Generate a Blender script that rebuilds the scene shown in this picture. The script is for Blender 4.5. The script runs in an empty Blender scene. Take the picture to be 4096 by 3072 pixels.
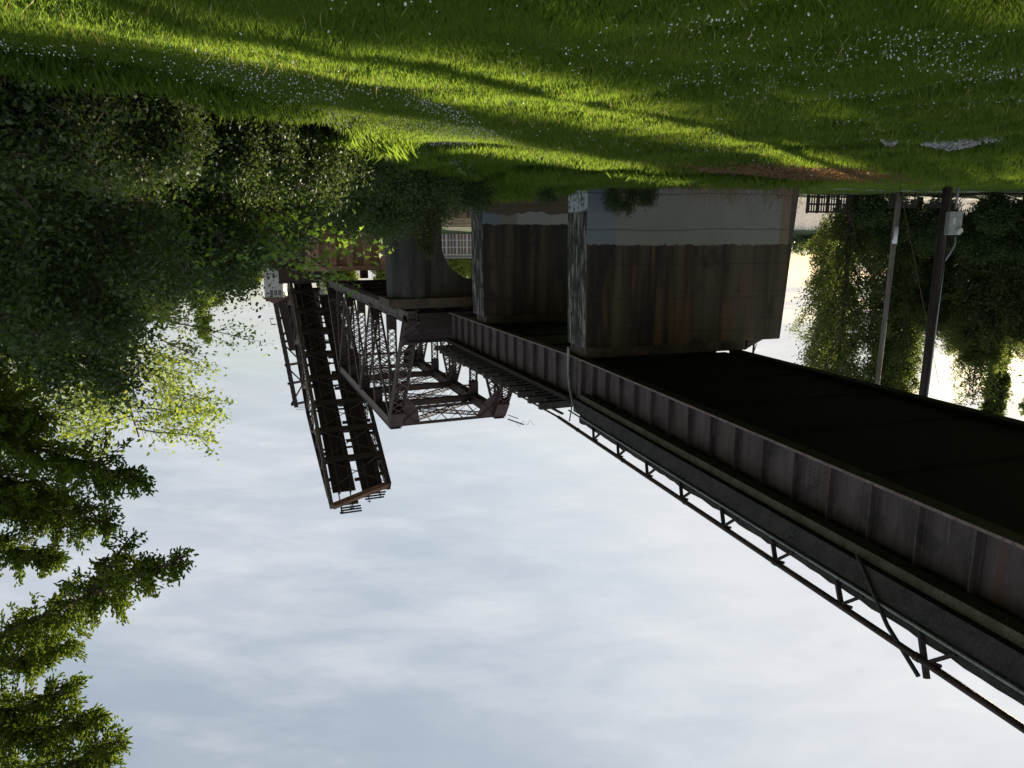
import bpy, math, random
import numpy as np
from mathutils import Vector

# ------------------------------------------------------------------ camera, sky, sun, exposure
# The eye is the origin (z = 0); the photograph was taken upside down, so the camera is rolled by 180 degrees.
sc = bpy.context.scene
R = math.radians
PITCH = 11.8
cd = bpy.data.cameras.new("camera"); cam = bpy.data.objects.new("camera", cd)
sc.collection.objects.link(cam); sc.camera = cam
cd.sensor_width = 36.0; cd.lens = 36.0*2844/4096; cd.clip_start = 0.05; cd.clip_end = 6000
from mathutils import Matrix
cam.matrix_world = Matrix.Rotation(R(90+PITCH), 4, 'X') @ Matrix.Rotation(R(180), 4, 'Z')

SUN_AZ, SUN_EL = -41.0, 12.6
w = bpy.data.worlds.new("World"); sc.world = w; w.use_nodes = True
N = w.node_tree.nodes; Lk = w.node_tree.links
for n in list(N): N.remove(n)
out = N.new('ShaderNodeOutputWorld'); bgs = N.new('ShaderNodeBackground'); bgc = N.new('ShaderNodeBackground'); mx = N.new('ShaderNodeMixShader')
sky = N.new('ShaderNodeTexSky'); sky.sky_type = 'NISHITA'; sky.sun_disc = False
sky.sun_elevation = R(SUN_EL); sky.sun_rotation = R(SUN_AZ); sky.air_density = 1.2; sky.dust_density = 1.6
Lk.new(sky.outputs[0], bgs.inputs[0]); bgs.inputs[1].default_value = 0.067
def wn(t, **k):
    n = N.new(t)
    for a, b in k.items(): setattr(n, a, b)
    return n
tc = wn('ShaderNodeTexCoord'); sep = wn('ShaderNodeSeparateXYZ'); Lk.new(tc.outputs['Generated'], sep.inputs[0])
def wm(op, a, b=None, clamp=False):
    n = wn('ShaderNodeMath', operation=op, use_clamp=clamp)
    for i, q in enumerate((a, b)):
        if q is None: continue
        if isinstance(q, (int, float)): n.inputs[i].default_value = q
        else: Lk.new(q, n.inputs[i])
    return n.outputs[0]
zc = wm('ADD', wm('MAXIMUM', sep.outputs[2], 0.0), 0.22)
cx = wm('DIVIDE', sep.outputs[0], zc); cy = wm('DIVIDE', sep.outputs[1], zc)
cmb = wn('ShaderNodeCombineXYZ'); Lk.new(cx, cmb.inputs[0]); Lk.new(cy, cmb.inputs[1])
mp = wn('ShaderNodeMapping'); mp.inputs['Rotation'].default_value = (0, 0, R(38)); mp.inputs['Scale'].default_value = (0.75, 1.9, 1); Lk.new(cmb.outputs[0], mp.inputs[0])
n1 = wn('ShaderNodeTexNoise'); n1.inputs['Scale'].default_value = 1.1; n1.inputs['Detail'].default_value = 6; n1.inputs['Roughness'].default_value = .52; n1.inputs['Distortion'].default_value = .15
Lk.new(mp.outputs[0], n1.inputs[0])
n2 = wn('ShaderNodeTexNoise'); n2.inputs['Scale'].default_value = 5.5; n2.inputs['Detail'].default_value = 7; n2.inputs['Roughness'].default_value = .6; n2.inputs['Distortion'].default_value = .25
Lk.new(mp.outputs[0], n2.inputs[0])
# cover: thick everywhere, thinner towards the upper right
thin = wm('MULTIPLY', wm('MAXIMUM', wm('ADD', sep.outputs[0], wm('MULTIPLY', sep.outputs[2], .55)), 0.0), .45)
cov = wm('ADD', wm('MULTIPLY', n1.outputs[0], 2.6), wm('MULTIPLY', n2.outputs[0], .5))
cov = wm('SUBTRACT', cov, thin)
cov = wm('SUBTRACT', cov, 0.80)
cov = wm('MAXIMUM', wm('MINIMUM', wm('ADD', cov, .18), 0.97), 0.5)
sd = Vector((math.sin(R(SUN_AZ))*math.cos(R(SUN_EL)), math.cos(R(SUN_AZ))*math.cos(R(SUN_EL)), math.sin(R(SUN_EL))))
dt = wn('ShaderNodeVectorMath', operation='DOT_PRODUCT'); Lk.new(tc.outputs['Generated'], dt.inputs[0]); dt.inputs[1].default_value = sd
glow = wm('POWER', wm('MAXIMUM', dt.outputs['Value'], 0.0), 3.0)
cr = wn('ShaderNodeMix', data_type='RGBA'); cr.inputs[6].default_value = (.60, .645, .72, 1); cr.inputs[7].default_value = (.93, .93, .92, 1)
Lk.new(wm('ADD', wm('MULTIPLY', glow, .45), wm('MULTIPLY', wm('SUBTRACT', n2.outputs[0], .47), 1.1), True), cr.inputs[0])
# warm paler air low over the horizon
low = wm('POWER', wm('SUBTRACT', 1.0, wm('MAXIMUM', sep.outputs[2], 0.0), True), 9.0)
cr2 = wn('ShaderNodeMix', data_type='RGBA'); Lk.new(cr.outputs[2], cr2.inputs[6]); cr2.inputs[7].default_value = (.76, .71, .63, 1)
Lk.new(wm('MULTIPLY', low, .8), cr2.inputs[0])
Lk.new(cr2.outputs[2], bgc.inputs[0]); bgc.inputs[1].default_value = 0.42
Lk.new(cov, mx.inputs[0]); Lk.new(bgs.outputs[0], mx.inputs[1]); Lk.new(bgc.outputs[0], mx.inputs[2]); Lk.new(mx.outputs[0], out.inputs[0])

sl = bpy.data.lights.new("sun", 'SUN'); so = bpy.data.objects.new("sun", sl); sc.collection.objects.link(so)
sl.energy = 5.0; sl.angle = R(0.6); sl.color = (1.0, .86, .66)
so.rotation_euler = sd.to_track_quat('Z', 'Y').to_euler(); so.location = (0, 0, 60)
sc.view_settings.view_transform = 'Standard'; sc.view_settings.look = 'None'; sc.view_settings.gamma = 1
sc.view_settings.exposure = 1.3
sc.render.engine = 'CYCLES'
sc.cycles.max_bounces = 6; sc.cycles.diffuse_bounces = 3; sc.cycles.transmission_bounces = 4; sc.cycles.use_denoising = True

# ------------------------------------------------------------------ helpers
rng = np.random.default_rng(7); random.seed(7)
OFF = {}
def props(o, label=None, cat=None, group=None, kind=None):
    if label: o['label'] = label
    if cat: o['category'] = cat
    if group: o['group'] = group
    if kind: o['kind'] = kind
    return o
def thing(name, loc, label, cat, group=None):
    o = bpy.data.objects.new(name, None); sc.collection.objects.link(o); o.location = loc
    o.empty_display_size = .3; OFF[o.name] = Vector(loc)
    return props(o, label, cat, group)
def link(name, me, mat, parent=None, off=None):
    o = bpy.data.objects.new(name, me); sc.collection.objects.link(o)
    if mat: me.materials.append(mat)
    if parent is not None:
        o.parent = parent; OFF[o.name] = OFF[parent.name]
    return o
def np_mesh(name, V, F, mat, parent=None, smooth=False):
    """V (n,3) world coordinates, F (m,k) faces"""
    V = np.asarray(V, np.float32)
    if parent is not None: V = V-np.array(OFF[parent.name], np.float32)
    F = np.asarray(F, np.int32); m, k = F.shape
    me = bpy.data.meshes.new(name); me.vertices.add(len(V)); me.vertices.foreach_set('co', V.ravel())
    me.loops.add(m*k); me.loops.foreach_set('vertex_index', F.ravel())
    me.polygons.add(m); me.polygons.foreach_set('loop_start', np.arange(0, m*k, k, dtype=np.int32))
    me.polygons.foreach_set('loop_total', np.full(m, k, np.int32))
    if smooth: me.polygons.foreach_set('use_smooth', np.ones(m, bool))
    me.update(calc_edges=True)
    return link(name, me, mat, parent)
class MB:
    def __init__(s): s.v = []; s.f = []
    def add(s, vs, fs):
        k = len(s.v); s.v += [tuple(v) for v in vs]; s.f += [tuple(i+k for i in f) for f in fs]
    def beam(s, p0, p1, w_, h_, side=None):
        p0 = Vector(p0); p1 = Vector(p1); d = (p1-p0).normalized()
        if side is None:
            up = Vector((0, 0, 1))
            side = d.cross(up) if abs(d.z) < .98 else Vector((1, 0, 0))
        sd_ = Vector(side); sd_ = (sd_-d*sd_.dot(d)).normalized(); u = sd_.cross(d).normalized()
        a = sd_*w_/2; b = u*h_/2
        s.add([p0-a-b, p0+a-b, p0+a+b, p0-a+b, p1-a-b, p1+a-b, p1+a+b, p1-a+b],
              [(3, 2, 1, 0), (4, 5, 6, 7), (0, 1, 5, 4), (1, 2, 6, 5), (2, 3, 7, 6), (3, 0, 4, 7)])
    def hexa(s, q):   # 8 corners: bottom ring, top ring
        s.add(q, [(3, 2, 1, 0), (4, 5, 6, 7), (0, 1, 5, 4), (1, 2, 6, 5), (2, 3, 7, 6), (3, 0, 4, 7)])
    def tube(s, pts, r, n=8, cap=True):
        pts = [Vector(p) for p in pts]; m = len(pts)
        rs = r if isinstance(r, (list, tuple)) else [r]*m
        k = len(s.v); pu = None
        for i, p in enumerate(pts):
            d = (pts[min(i+1, m-1)]-pts[max(i-1, 0)]).normalized()
            u = pu if pu is not None else (Vector((0, 0, 1)) if abs(d.z) < .9 else Vector((1, 0, 0)))
            u = (u-d*u.dot(d)).normalized(); pu = u; v = d.cross(u)
            for j in range(n):
                a = 2*math.pi*j/n; s.v.append(tuple(p+(u*math.cos(a)+v*math.sin(a))*rs[i]))
        for i in range(m-1):
            for j in range(n):
                a = k+i*n+j; b = k+i*n+(j+1) % n; s.f.append((a, b, b+n, a+n))
        if cap:
            s.f.append(tuple(k+j for j in range(n))[::-1]); s.f.append(tuple(k+(m-1)*n+j for j in range(n)))
    def prism(s, ring0, ring1):
        n = len(ring0); s.add(list(ring0)+list(ring1), [tuple(range(n))[::-1], tuple(range(n, 2*n))]+[(i, (i+1) % n, n+(i+1) % n, n+i) for i in range(n)])
    def build(s, name, mat, parent=None, smooth=False):
        off = OFF[parent.name] if parent is not None else Vector((0, 0, 0))
        me = bpy.data.meshes.new(name); me.from_pydata([(v[0]-off.x, v[1]-off.y, v[2]-off.z) for v in s.v], [], s.f); me.update()
        if smooth:
            for p in me.polygons: p.use_smooth = True
        return link(name, me, mat, parent)
class Frame:     # a = along the bridge (away from the eye), b = to the right, c = height
    def __init__(s, x, y, az):
        s.o = Vector((x, y, 0)); s.D = Vector((math.sin(R(az)), math.cos(R(az)), 0)); s.T = Vector((math.cos(R(az)), -math.sin(R(az)), 0))
    def __call__(s, a, b, c): return s.o+s.D*a+s.T*b+Vector((0, 0, c))
    def box(s, mb, a0, a1, b0, b1, c0, c1):
        mb.hexa([s(a0, b0, c0), s(a0, b1, c0), s(a1, b1, c0), s(a1, b0, c0), s(a0, b0, c1), s(a0, b1, c1), s(a1, b1, c1), s(a1, b0, c1)])

# ------------------------------------------------------------------ materials
def newmat(name):
    m = bpy.data.materials.new(name); m.use_nodes = True
    return m, m.node_tree.nodes, m.node_tree.links, m.node_tree.nodes['Principled BSDF']
class G:     # small node graph writer
    def __init__(s, m): s.n = m.node_tree.nodes; s.l = m.node_tree.links; s.p = None
    def pos(s):
        if s.p is None: s.p = s.n.new('ShaderNodeNewGeometry')
        return s.p.outputs['Position']
    def put(s, sock, v):
        if isinstance(v, (int, float)): sock.default_value = v
        elif isinstance(v, tuple): sock.default_value = v if len(v) != 3 or sock.type == 'VECTOR' else v+(1,)
        else: s.l.new(v, sock)
    def math(s, op, a, b=0.0, clamp=False):
        n = s.n.new('ShaderNodeMath'); n.operation = op; n.use_clamp = clamp; s.put(n.inputs[0], a); s.put(n.inputs[1], b); return n.outputs[0]
    def noise(s, scale=(1, 1, 1), sc_=1.0, detail=4, rough=.55, dist=0.0, vec=None):
        mp_ = s.n.new('ShaderNodeMapping'); mp_.inputs['Scale'].default_value = scale; s.l.new(vec or s.pos(), mp_.inputs[0])
        n = s.n.new('ShaderNodeTexNoise'); n.inputs['Scale'].default_value = sc_; n.inputs['Detail'].default_value = detail
        n.inputs['Roughness'].default_value = rough; n.inputs['Distortion'].default_value = dist; s.l.new(mp_.outputs[0], n.inputs[0]); return n.outputs[0]
    def mix(s, f, a, b):
        n = s.n.new('ShaderNodeMix'); n.data_type = 'RGBA'; s.put(n.inputs[0], f); s.put(n.inputs[6], a); s.put(n.inputs[7], b); return n.outputs[2]
    def step(s, v, lo, hi):
        n = s.n.new('ShaderNodeMapRange'); s.put(n.inputs[0], v); s.put(n.inputs[1], lo); s.put(n.inputs[2], hi); n.clamp = True; return n.outputs[0]
    def sep(s, v):
        n = s.n.new('ShaderNodeSeparateXYZ'); s.l.new(v, n.inputs[0]); return n.outputs
    def dot(s, v, d):
        n = s.n.new('ShaderNodeVectorMath'); n.operation = 'DOT_PRODUCT'; s.l.new(v, n.inputs[0]); n.inputs[1].default_value = d; return n.outputs['Value']
    def bump(s, h, bs, strength=.3, dist=.02):
        n = s.n.new('ShaderNodeBump'); n.inputs['Strength'].default_value = strength; n.inputs['Distance'].default_value = dist
        s.l.new(h, n.inputs['Height']); s.l.new(n.outputs[0], bs.inputs['Normal'])
def surf(name, c1, c2, c3=None, sc1=2.0, sc2=14.0, rough=.8, metal=0.0, bump=.3, streak=None):
    m, n_, l_, bs = newmat(name); g = G(m)
    a = g.noise((1, 1, 1) if streak is None else (1, 1, streak), sc1, 5, .6)
    b = g.noise((1, 1, 1), sc2, 4, .6)
    col = g.mix(g.step(a, .38, .62), c1, c2)
    if c3: col = g.mix(g.step(b, .52, .66), col, c3)
    g.put(bs.inputs['Base Color'], col); bs.inputs['Roughness'].default_value = rough; bs.inputs['Metallic'].default_value = metal
    if bump: g.bump(b, bs, bump, .02)
    return m
def girder_mat():
    m, n_, l_, bs = newmat('weathered_girder_paint'); g = G(m)
    st = g.noise((3.2, 3.2, .25), 1.0, 5, .65); bl = g.noise((1, 1, .6), 1.3, 6, .7, .6); fi = g.noise((1, 1, 1), 26, 4, .7); z = g.sep(g.pos())[2]
    col = g.mix(g.step(st, .35, .68), (.045, .030, .031), (.105, .078, .08))
    col = g.mix(g.math('MULTIPLY', g.step(bl, .52, .60), .8), col, (.028, .022, .024))
    col = g.mix(g.math('MULTIPLY', g.step(g.noise((5, 5, .5), 1.0, 5, .7), .60, .68), .7), col, (.15, .12, .12))
    col = g.mix(g.math('MULTIPLY', g.step(g.noise((2.4, 2.4, .12), 1.3, 3, .5), .60, .70), .6), col, (.10, .045, .025))
    col = g.mix(g.math('MULTIPLY', g.step(fi, .60, .66), .5), col, (.16, .14, .14))
    g.put(bs.inputs['Base Color'], col); bs.inputs['Roughness'].default_value = .7
    vo = n_.new('ShaderNodeTexVoronoi'); g.bump(g.math('ADD', fi, g.math('MULTIPLY', bl, 1.2)), bs, .5, .015); return m
def leafmat(name, c1, c2, trans=.45, rough=.55, tc_=None):
    m, n_, l_, bs = newmat(name); g = G(m)
    geo = n_.new('ShaderNodeNewGeometry'); col = g.mix(geo.outputs['Random Per Island'], c1, c2)
    g.put(bs.inputs['Base Color'], col); bs.inputs['Roughness'].default_value = rough; bs.inputs['Specular IOR Level'].default_value = .3
    tr = n_.new('ShaderNodeBsdfTranslucent'); mxs = n_.new('ShaderNodeMixShader'); mxs.inputs[0].default_value = trans
    t2 = g.mix(geo.outputs['Random Per Island'], tuple(min(1, q*1.7) for q in (c1[0]*1.15, c1[1], c1[2]*.5)), tuple(min(1, q*1.7) for q in (c2[0]*1.15, c2[1], c2[2]*.5)))
    l_.new(t2, tr.inputs[0]); l_.new(bs.outputs[0], mxs.inputs[1]); l_.new(tr.outputs[0], mxs.inputs[2])
    l_.new(mxs.outputs[0], n_['Material Output'].inputs[0]); return m

M = {}
M['steel'] = surf('rusty_dark_steel', (.016, .012, .011), (.034, .023, .02), (.06, .037, .03), 1.5, 18, .75, .2)
M['black'] = surf('shade_black_underside', (.005, .004, .0035), (.010, .007, .006), (.016, .010, .008), .8, 8, .9)  # near-black stands in for the deep shade under the deck
M['web'] = surf('weathered_girder_paint', (.05, .037, .039), (.10, .075, .077), (.02, .017, .017), 2.2, 9, .7, .1, streak=.35)
M['web'] = girder_mat()
M['chord'] = surf('riveted_grey_steel', (.07, .055, .05), (.14, .11, .10), (.035, .024, .02), 1.2, 11, .65, .2)
M['lace'] = surf('brown_lattice_steel', (.032, .018, .013), (.065, .036, .027), (.02, .012, .01), 2, 20, .7, .2)
M['rust'] = surf('sunlit_orange_rust_steel', (.11, .055, .03), (.19, .10, .05), (.05, .03, .022), 1.2, 9, .8)
M['tie'] = surf('creosoted_timber', (.018, .015, .013), (.04, .033, .028), (.07, .06, .05), 3, 25, .85)
M['moss'] = surf('mossy_concrete_ledge', (.05, .055, .022), (.10, .09, .06), (.035, .03, .02), 2.5, 18, .9)
M['ballast'] = surf('ballast_edge', (.015, .013, .011), (.03, .026, .022), (.05, .045, .04), 5, 30, .95, bump=.8)
M['gpipe'] = surf('grey_conduit', (.22, .23, .24), (.32, .33, .33), (.12, .12, .12), 2, 16, .5, .3)
M['tan'] = surf('sun_tinted_concrete', (.34, .19, .10), (.46, .30, .18), (.10, .06, .045), .7, 6, .85, streak=.12)  # orange of low sunlight mixed into the tan base colours
M['wood'] = surf('weathered_pole_wood', (.035, .025, .02), (.075, .055, .045), (.02, .015, .012), 4, 24, .85, streak=.08)
M['greywood'] = surf('silvered_pole_wood', (.12, .10, .085), (.22, .19, .165), (.07, .06, .05), 4, 24, .85, streak=.08)
M['board'] = surf('sunbleached_boards', (.30, .20, .12), (.50, .37, .24), (.12, .08, .05), 1.0, 8, .85)
M['box'] = surf('grey_meter_box_paint', (.33, .35, .34), (.42, .44, .42), (.22, .23, .22), 3, 20, .5)
M['white'] = surf('white_paint', (.62, .62, .60), (.72, .72, .70), None, 2, 20, .5, bump=0)
M['siding'] = surf('pale_house_siding', (.50, .50, .47), (.60, .60, .56), None, 2, 20, .6, bump=0)
M['roof'] = surf('brown_shingles', (.12, .075, .06), (.18, .12, .09), None, 4, 30, .9)
M['bark'] = surf('grey_brown_bark', (.06, .048, .036), (.16, .125, .09), (.03, .024, .018), 5, 30, .9)
M['soil'] = surf('dark_soil', (.025, .018, .012), (.05, .035, .02), None, 2, 14, .95)
m, _, _, bs = newmat('window_glass'); bs.inputs['Base Color'].default_value = (.05, .07, .08, 1); bs.inputs['Roughness'].default_value = .08; M['glass'] = m
m, _, _, bs = newmat('tyre_rubber'); bs.inputs['Base Color'].default_value = (.02, .02, .02, 1); bs.inputs['Roughness'].default_value = .8; M['tyre'] = m
def paint(name, c):
    m, _, _, bs = newmat(name); bs.inputs['Base Color'].default_value = c+(1,); bs.inputs['Roughness'].default_value = .3; bs.inputs['Coat Weight'].default_value = .5; return m
M['carw'] = paint('white_car_paint', (.65, .65, .65)); M['carg'] = paint('silver_car_paint', (.35, .36, .38)); M['card'] = paint('dark_car_paint', (.05, .06, .08))
# grass
def grassmat(name, c1, c2, dry):
    m, n_, l_, bs = newmat(name); g = G(m)
    geo = n_.new('ShaderNodeNewGeometry')
    col = g.mix(geo.outputs['Random Per Island'], c1, c2)
    pn = g.noise((1, 1, 1), .55, 4, .6); col = g.mix(g.math('MULTIPLY', g.step(pn, .50, .72), .65), col, dry)
    g.put(bs.inputs['Base Color'], col); bs.inputs['Roughness'].default_value = .5; bs.inputs['Specular IOR Level'].default_value = .25
    tr = n_.new('ShaderNodeBsdfTranslucent'); mxs = n_.new('ShaderNodeMixShader'); mxs.inputs[0].default_value = .55
    br = g.mix(.6, col, (.40, .58, .05)); l_.new(br, tr.inputs[0])
    l_.new(bs.outputs[0], mxs.inputs[1]); l_.new(tr.outputs[0], mxs.inputs[2]); l_.new(mxs.outputs[0], n_['Material Output'].inputs[0]); return m
M['grass'] = grassmat('grass_blades', (.028, .075, .014), (.068, .13, .022), (.12, .14, .035))
M['ground'] = surf('grassy_earth', (.035, .06, .014), (.06, .085, .02), (.05, .04, .02), 1.2, 9, .95)
M['deadweed'] = leafmat('dead_bracken', (.15, .095, .055), (.27, .18, .10), .25)
M['weedleaf'] = leafmat('clover_leaves', (.04, .10, .02), (.08, .16, .03), .35)
M['straw'] = leafmat('dry_straw', (.25, .24, .11), (.38, .34, .18), .3)
M['broad'] = leafmat('alder_leaves', (.10, .16, .025), (.22, .31, .05), .5)
M['broadl'] = leafmat('pale_alder_leaves', (.11, .17, .03), (.21, .29, .05), .4)
M['hollow'] = leafmat('sunlit_tone_leaves', (.12, .18, .045), (.21, .29, .08), .45)  # leaf colour raised to stand in for sun the girders block
M['maple'] = leafmat('maple_leaves', (.09, .18, .025), (.18, .32, .05), .45, .4)
M['shrub'] = leafmat('undergrowth_leaves', (.028, .058, .016), (.075, .12, .035), .3)
M['poplar'] = leafmat('poplar_leaves', (.055, .09, .03), (.13, .17, .06), .55)
M['needle'] = leafmat('fir_shoots', (.07, .12, .018), (.20, .30, .035), .35)
M['hemlock'] = leafmat('hemlock_fronds', (.035, .05, .014), (.07, .09, .025), .35)
M['farleaf'] = leafmat('distant_leaves', (.14, .20, .03), (.22, .29, .06), .4)
M['dark_far'] = leafmat('far_wood_leaves', (.03, .055, .02), (.06, .09, .03), .3)
# water
m, n_, l_, bs = newmat('canal_water'); g = G(m); bs.inputs['Base Color'].default_value = (.02, .03, .035, 1); bs.inputs['Roughness'].default_value = .12
g.bump(g.noise((.5, 1.4, 1), .8, 5, .6), bs, .5, .25); M['water'] = m
m, n_, l_, bs = newmat('gravel_path'); g = G(m); g.put(bs.inputs['Base Color'], g.mix(g.noise((1, 1, 1), 6, 4), (.16, .15, .12), (.28, .26, .22))); bs.inputs['Roughness'].default_value = .95; M['path'] = m
# concrete pier with painted-over lower band
def pier_mat(name, D, T, c0, zp, edge_b, blue_w, face_paint, side_z, streaky, patches):
    """c0: world point at the right front corner; zp: top of paint on the broad face; side_z: top of paint on the end face"""
    m, n_, l_, bs = newmat(name); g = G(m)
    geo = n_.new('ShaderNodeNewGeometry'); nrm = geo.outputs['True Normal']
    P = g.pos(); xyz = g.sep(P); z = xyz[2]
    b = g.math('SUBTRACT', g.dot(P, T), T.dot(c0))         # 0 at the right corner, negative to the left
    st = g.noise((1.5, 1.5, .07), 1.0, 3, .5, .3); st2 = g.noise((4, 4, .22), 1.0, 4, .65); blot = g.noise((1, 1, .7), .9, 5, .6); fine = g.noise((1, 1, 1), 22, 3, .6)
    wob_ = g.noise((1, 1, 1), 3.0, 3, .6)
    con = g.mix(g.step(st, .38, .62), (.016, .011, .007), (.085, .068, .040))
    con = g.mix(g.math('MULTIPLY', g.step(st2, .55, .66), .6), con, (.11, .06, .03) if streaky else (.05, .04, .03))
    con = g.mix(g.math('MULTIPLY', g.step(fine, .56, .66), .35), con, (.12, .105, .08))
    con = g.mix(g.math('MULTIPLY', g.step(blot, .55, .64), .75), con, (.018, .015, .012))
    wob = g.math('MULTIPLY', g.math('SUBTRACT', g.noise((1, 1, 1), 2.2, 4, .7), .5), .35)
    zz = g.math('ADD', z, wob)
    pcol = g.mix(g.step(blot, .3, .75), face_paint, tuple(q*.82 for q in face_paint))
    blue = g.math('MULTIPLY', g.step(g.math('ADD', b, g.math('MULTIPLY', wob, .3)), -blue_w-.05, -blue_w+.03), .9)
    pcol = g.mix(blue, pcol, (.17, .20, .225))
    if patches:
        low = g.step(g.math('ADD', z, g.math('MULTIPLY', g.math('SUBTRACT', blot, .5), 1.0)), -1.22, -1.16)
        pat = g.mix(g.step(g.math('ADD', b, wob), -2.1, -2.0), (.34, .34, .32), (.22, .20, .175))
        pcol = g.mix(.85, pcol, pat); pcol = g.mix(g.step(b, -1.0, -.9), pcol, (.17, .20, .235))
        pcol = g.mix(low, (.12, .09, .06), pcol)
    else:
        lft = g.step(b, -edge_b+.85, -edge_b+.75)
        pcol = g.mix(g.math('MULTIPLY', lft, .75), pcol, (.20, .13, .07))
        lft2 = g.step(b, -edge_b+.35, -edge_b+.3); pcol = g.mix(g.math('MULTIPLY', lft2, .8), pcol, (.05, .045, .04))
    con = g.mix(g.math('MULTIPLY', g.step(g.noise((1.1, 1.1, .10), 1.0, 3, .5, .2), .54, .64), .8), con, (.15, .075, .032) if streaky else (.03, .022, .018))
    fz_ = g.math('FRACT', g.math('MULTIPLY', g.math('ADD', z, g.math('MULTIPLY', wob_, .06)), .84)); con = g.mix(g.math('MULTIPLY', g.step(fz_, .03, .012), .55), con, (.012, .01, .008))
    crk = n_.new('ShaderNodeTexWave'); crk.bands_direction = 'Z'; crk.inputs['Scale'].default_value = .22; crk.inputs['Distortion'].default_value = .9; crk.inputs['Detail'].default_value = 2
    crk.inputs['Phase Offset'].default_value = 1.0; l_.new(P, crk.inputs[0])
    line = g.step(crk.outputs['Fac'], .004, .0005)
    face = g.mix(g.step(zz, zp-.02, zp+.02), pcol, con)
    # the end face: white over-paint low down, black scrawl, flaking dark concrete above
    scr = g.noise((1, 1, .8), 2.6, 6, .7, 1.5); fl = g.noise((5, 5, .8), 1.0, 6, .7)
    low_side = g.mix(g.step(scr, .52, .56), (.42, .45, .47), (.06, .055, .05))
    hi_side = g.mix(g.step(fl, .50, .60), (.02, .018, .016), (.27, .255, .23))
    side = g.mix(g.step(g.math('ADD', z, g.math('MULTIPLY', wob, .8)), side_z-.02, side_z+.03), low_side, hi_side)
    isside = g.step(g.dot(nrm, T), .6, .7)
    col = g.mix(isside, face, side)
    col = g.mix(g.math('MULTIPLY', line, .6), col, (.03, .025, .02))
    g.put(bs.inputs['Base Color'], col); bs.inputs['Roughness'].default_value = .85
    g.bump(g.math('ADD', fine, g.math('MULTIPLY', blot, 1.5)), bs, .3, .02)
    return m

# ------------------------------------------------------------------ terrain
EY = np.array([-30, 2, 5, 7.3, 8.2, 10.2, 15.1, 20.4, 25, 27.5, 29, 33, 60, 400.]); EX = np.array([28, 8.8, 6.6, 4.95, 4.1, 3.3, 2.3, 1.4, 0.1, -1.3, -2.4, -5, -14, -60.])
def edge_x(y): return np.interp(y, EY, EX)
TY = np.array([-30, 2, 5, 7.3, 8.2, 10.2, 15.1, 20.4, 25, 31, 36, 42, 60, 400.]); TX = np.array([28, 8.8, 6.6, 4.95, 4.1, 3.3, 2.4, 1.7, 2.2, 3.2, 2.6, -2, -14, -60.])
def gz(x, y):
    x = np.asarray(x, float); y = np.asarray(y, float)
    z = -1.55-.024*np.clip(y, -20, 55)+.5*np.exp(-((x+14)/8)**2-((y-20)/6)**2)-.012*np.clip(-x-3, 0, 6)*0
    z = z+.035*np.sin(x*1.7+y*.6)*np.sin(y*1.3-x*.5)
    z = z+.42*np.exp(-((x-.2)/2.3)**2-((y-29.5)/2.4)**2)
    d = np.clip(x-np.interp(y, TY, TX), 0, 9); z = z-.42*d*np.clip(d/1.2, 0, 1)
    f = np.clip((y-61)/7, 0, 1); z = z*(1-f)+(-6.5)*f
    return z
def G0(x, y): return float(gz(x, y))
def stretch(n, a, p=2.2):
    t = np.linspace(-1, 1, n); return np.sign(t)*np.abs(t)**p*a
xs = stretch(260, 90, 1.7)-3; ys = np.concatenate([np.linspace(-30, 0, 16)[:-1], np.linspace(0, 70, 200), np.array([74, 90, 140, 300, 800, 2500.])])
X, Y = np.meshgrid(xs, ys); Z = gz(X, Y)
nx, ny = len(xs), len(ys)
xs2 = X.copy(); k = np.abs(xs).max(); 
far = (Y > 62); X = np.where(far, X*(1+(Y-62)/40), X)
idx = np.arange(nx*ny).reshape(ny, nx)
F = np.stack([idx[:-1, :-1], idx[:-1, 1:], idx[1:, 1:], idx[1:, :-1]], -1).reshape(-1, 4)
props(np_mesh('ground', np.stack([X, Y, Z], -1).reshape(-1, 3), F, M['ground'], smooth=True), 'uneven grassy ground falling away to the canal', kind='structure')
b = MB(); b.add([(-2500, 52, -4), (2500, 52, -4), (2500, 2600, -4), (-2500, 2600, -4)], [(0, 1, 2, 3)])
props(b.build('water', M['water']), 'pale rippled canal water', kind='structure')
# path across the lower lawn
b = MB(); pp = [(-13, 38.2), (-17.6, 40), (-21, 42), (-25, 44), (-32, 45.2), (-45, 46.5)]
vs = []; fs = []
pts = []
for (x0, y0), (x1, y1) in zip(pp, pp[1:]):
    for t in np.linspace(0, 1, 14)[:-1]: pts.append((x0+(x1-x0)*t, y0+(y1-y0)*t))
for i, (x, y) in enumerate(pts):
    for o in (-.7, 0, .7): vs.append((x+.3*o, y+o, G0(x+.3*o, y+o)+.03))
for i in range(len(pts)-1):
    for j in (0, 1): a = i*3+j; fs.append((a, a+1, a+4, a+3))
b.add(vs, fs); props(b.build('path', M['path']), 'pale gravel path crossing the lower lawn', kind='structure')
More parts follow.
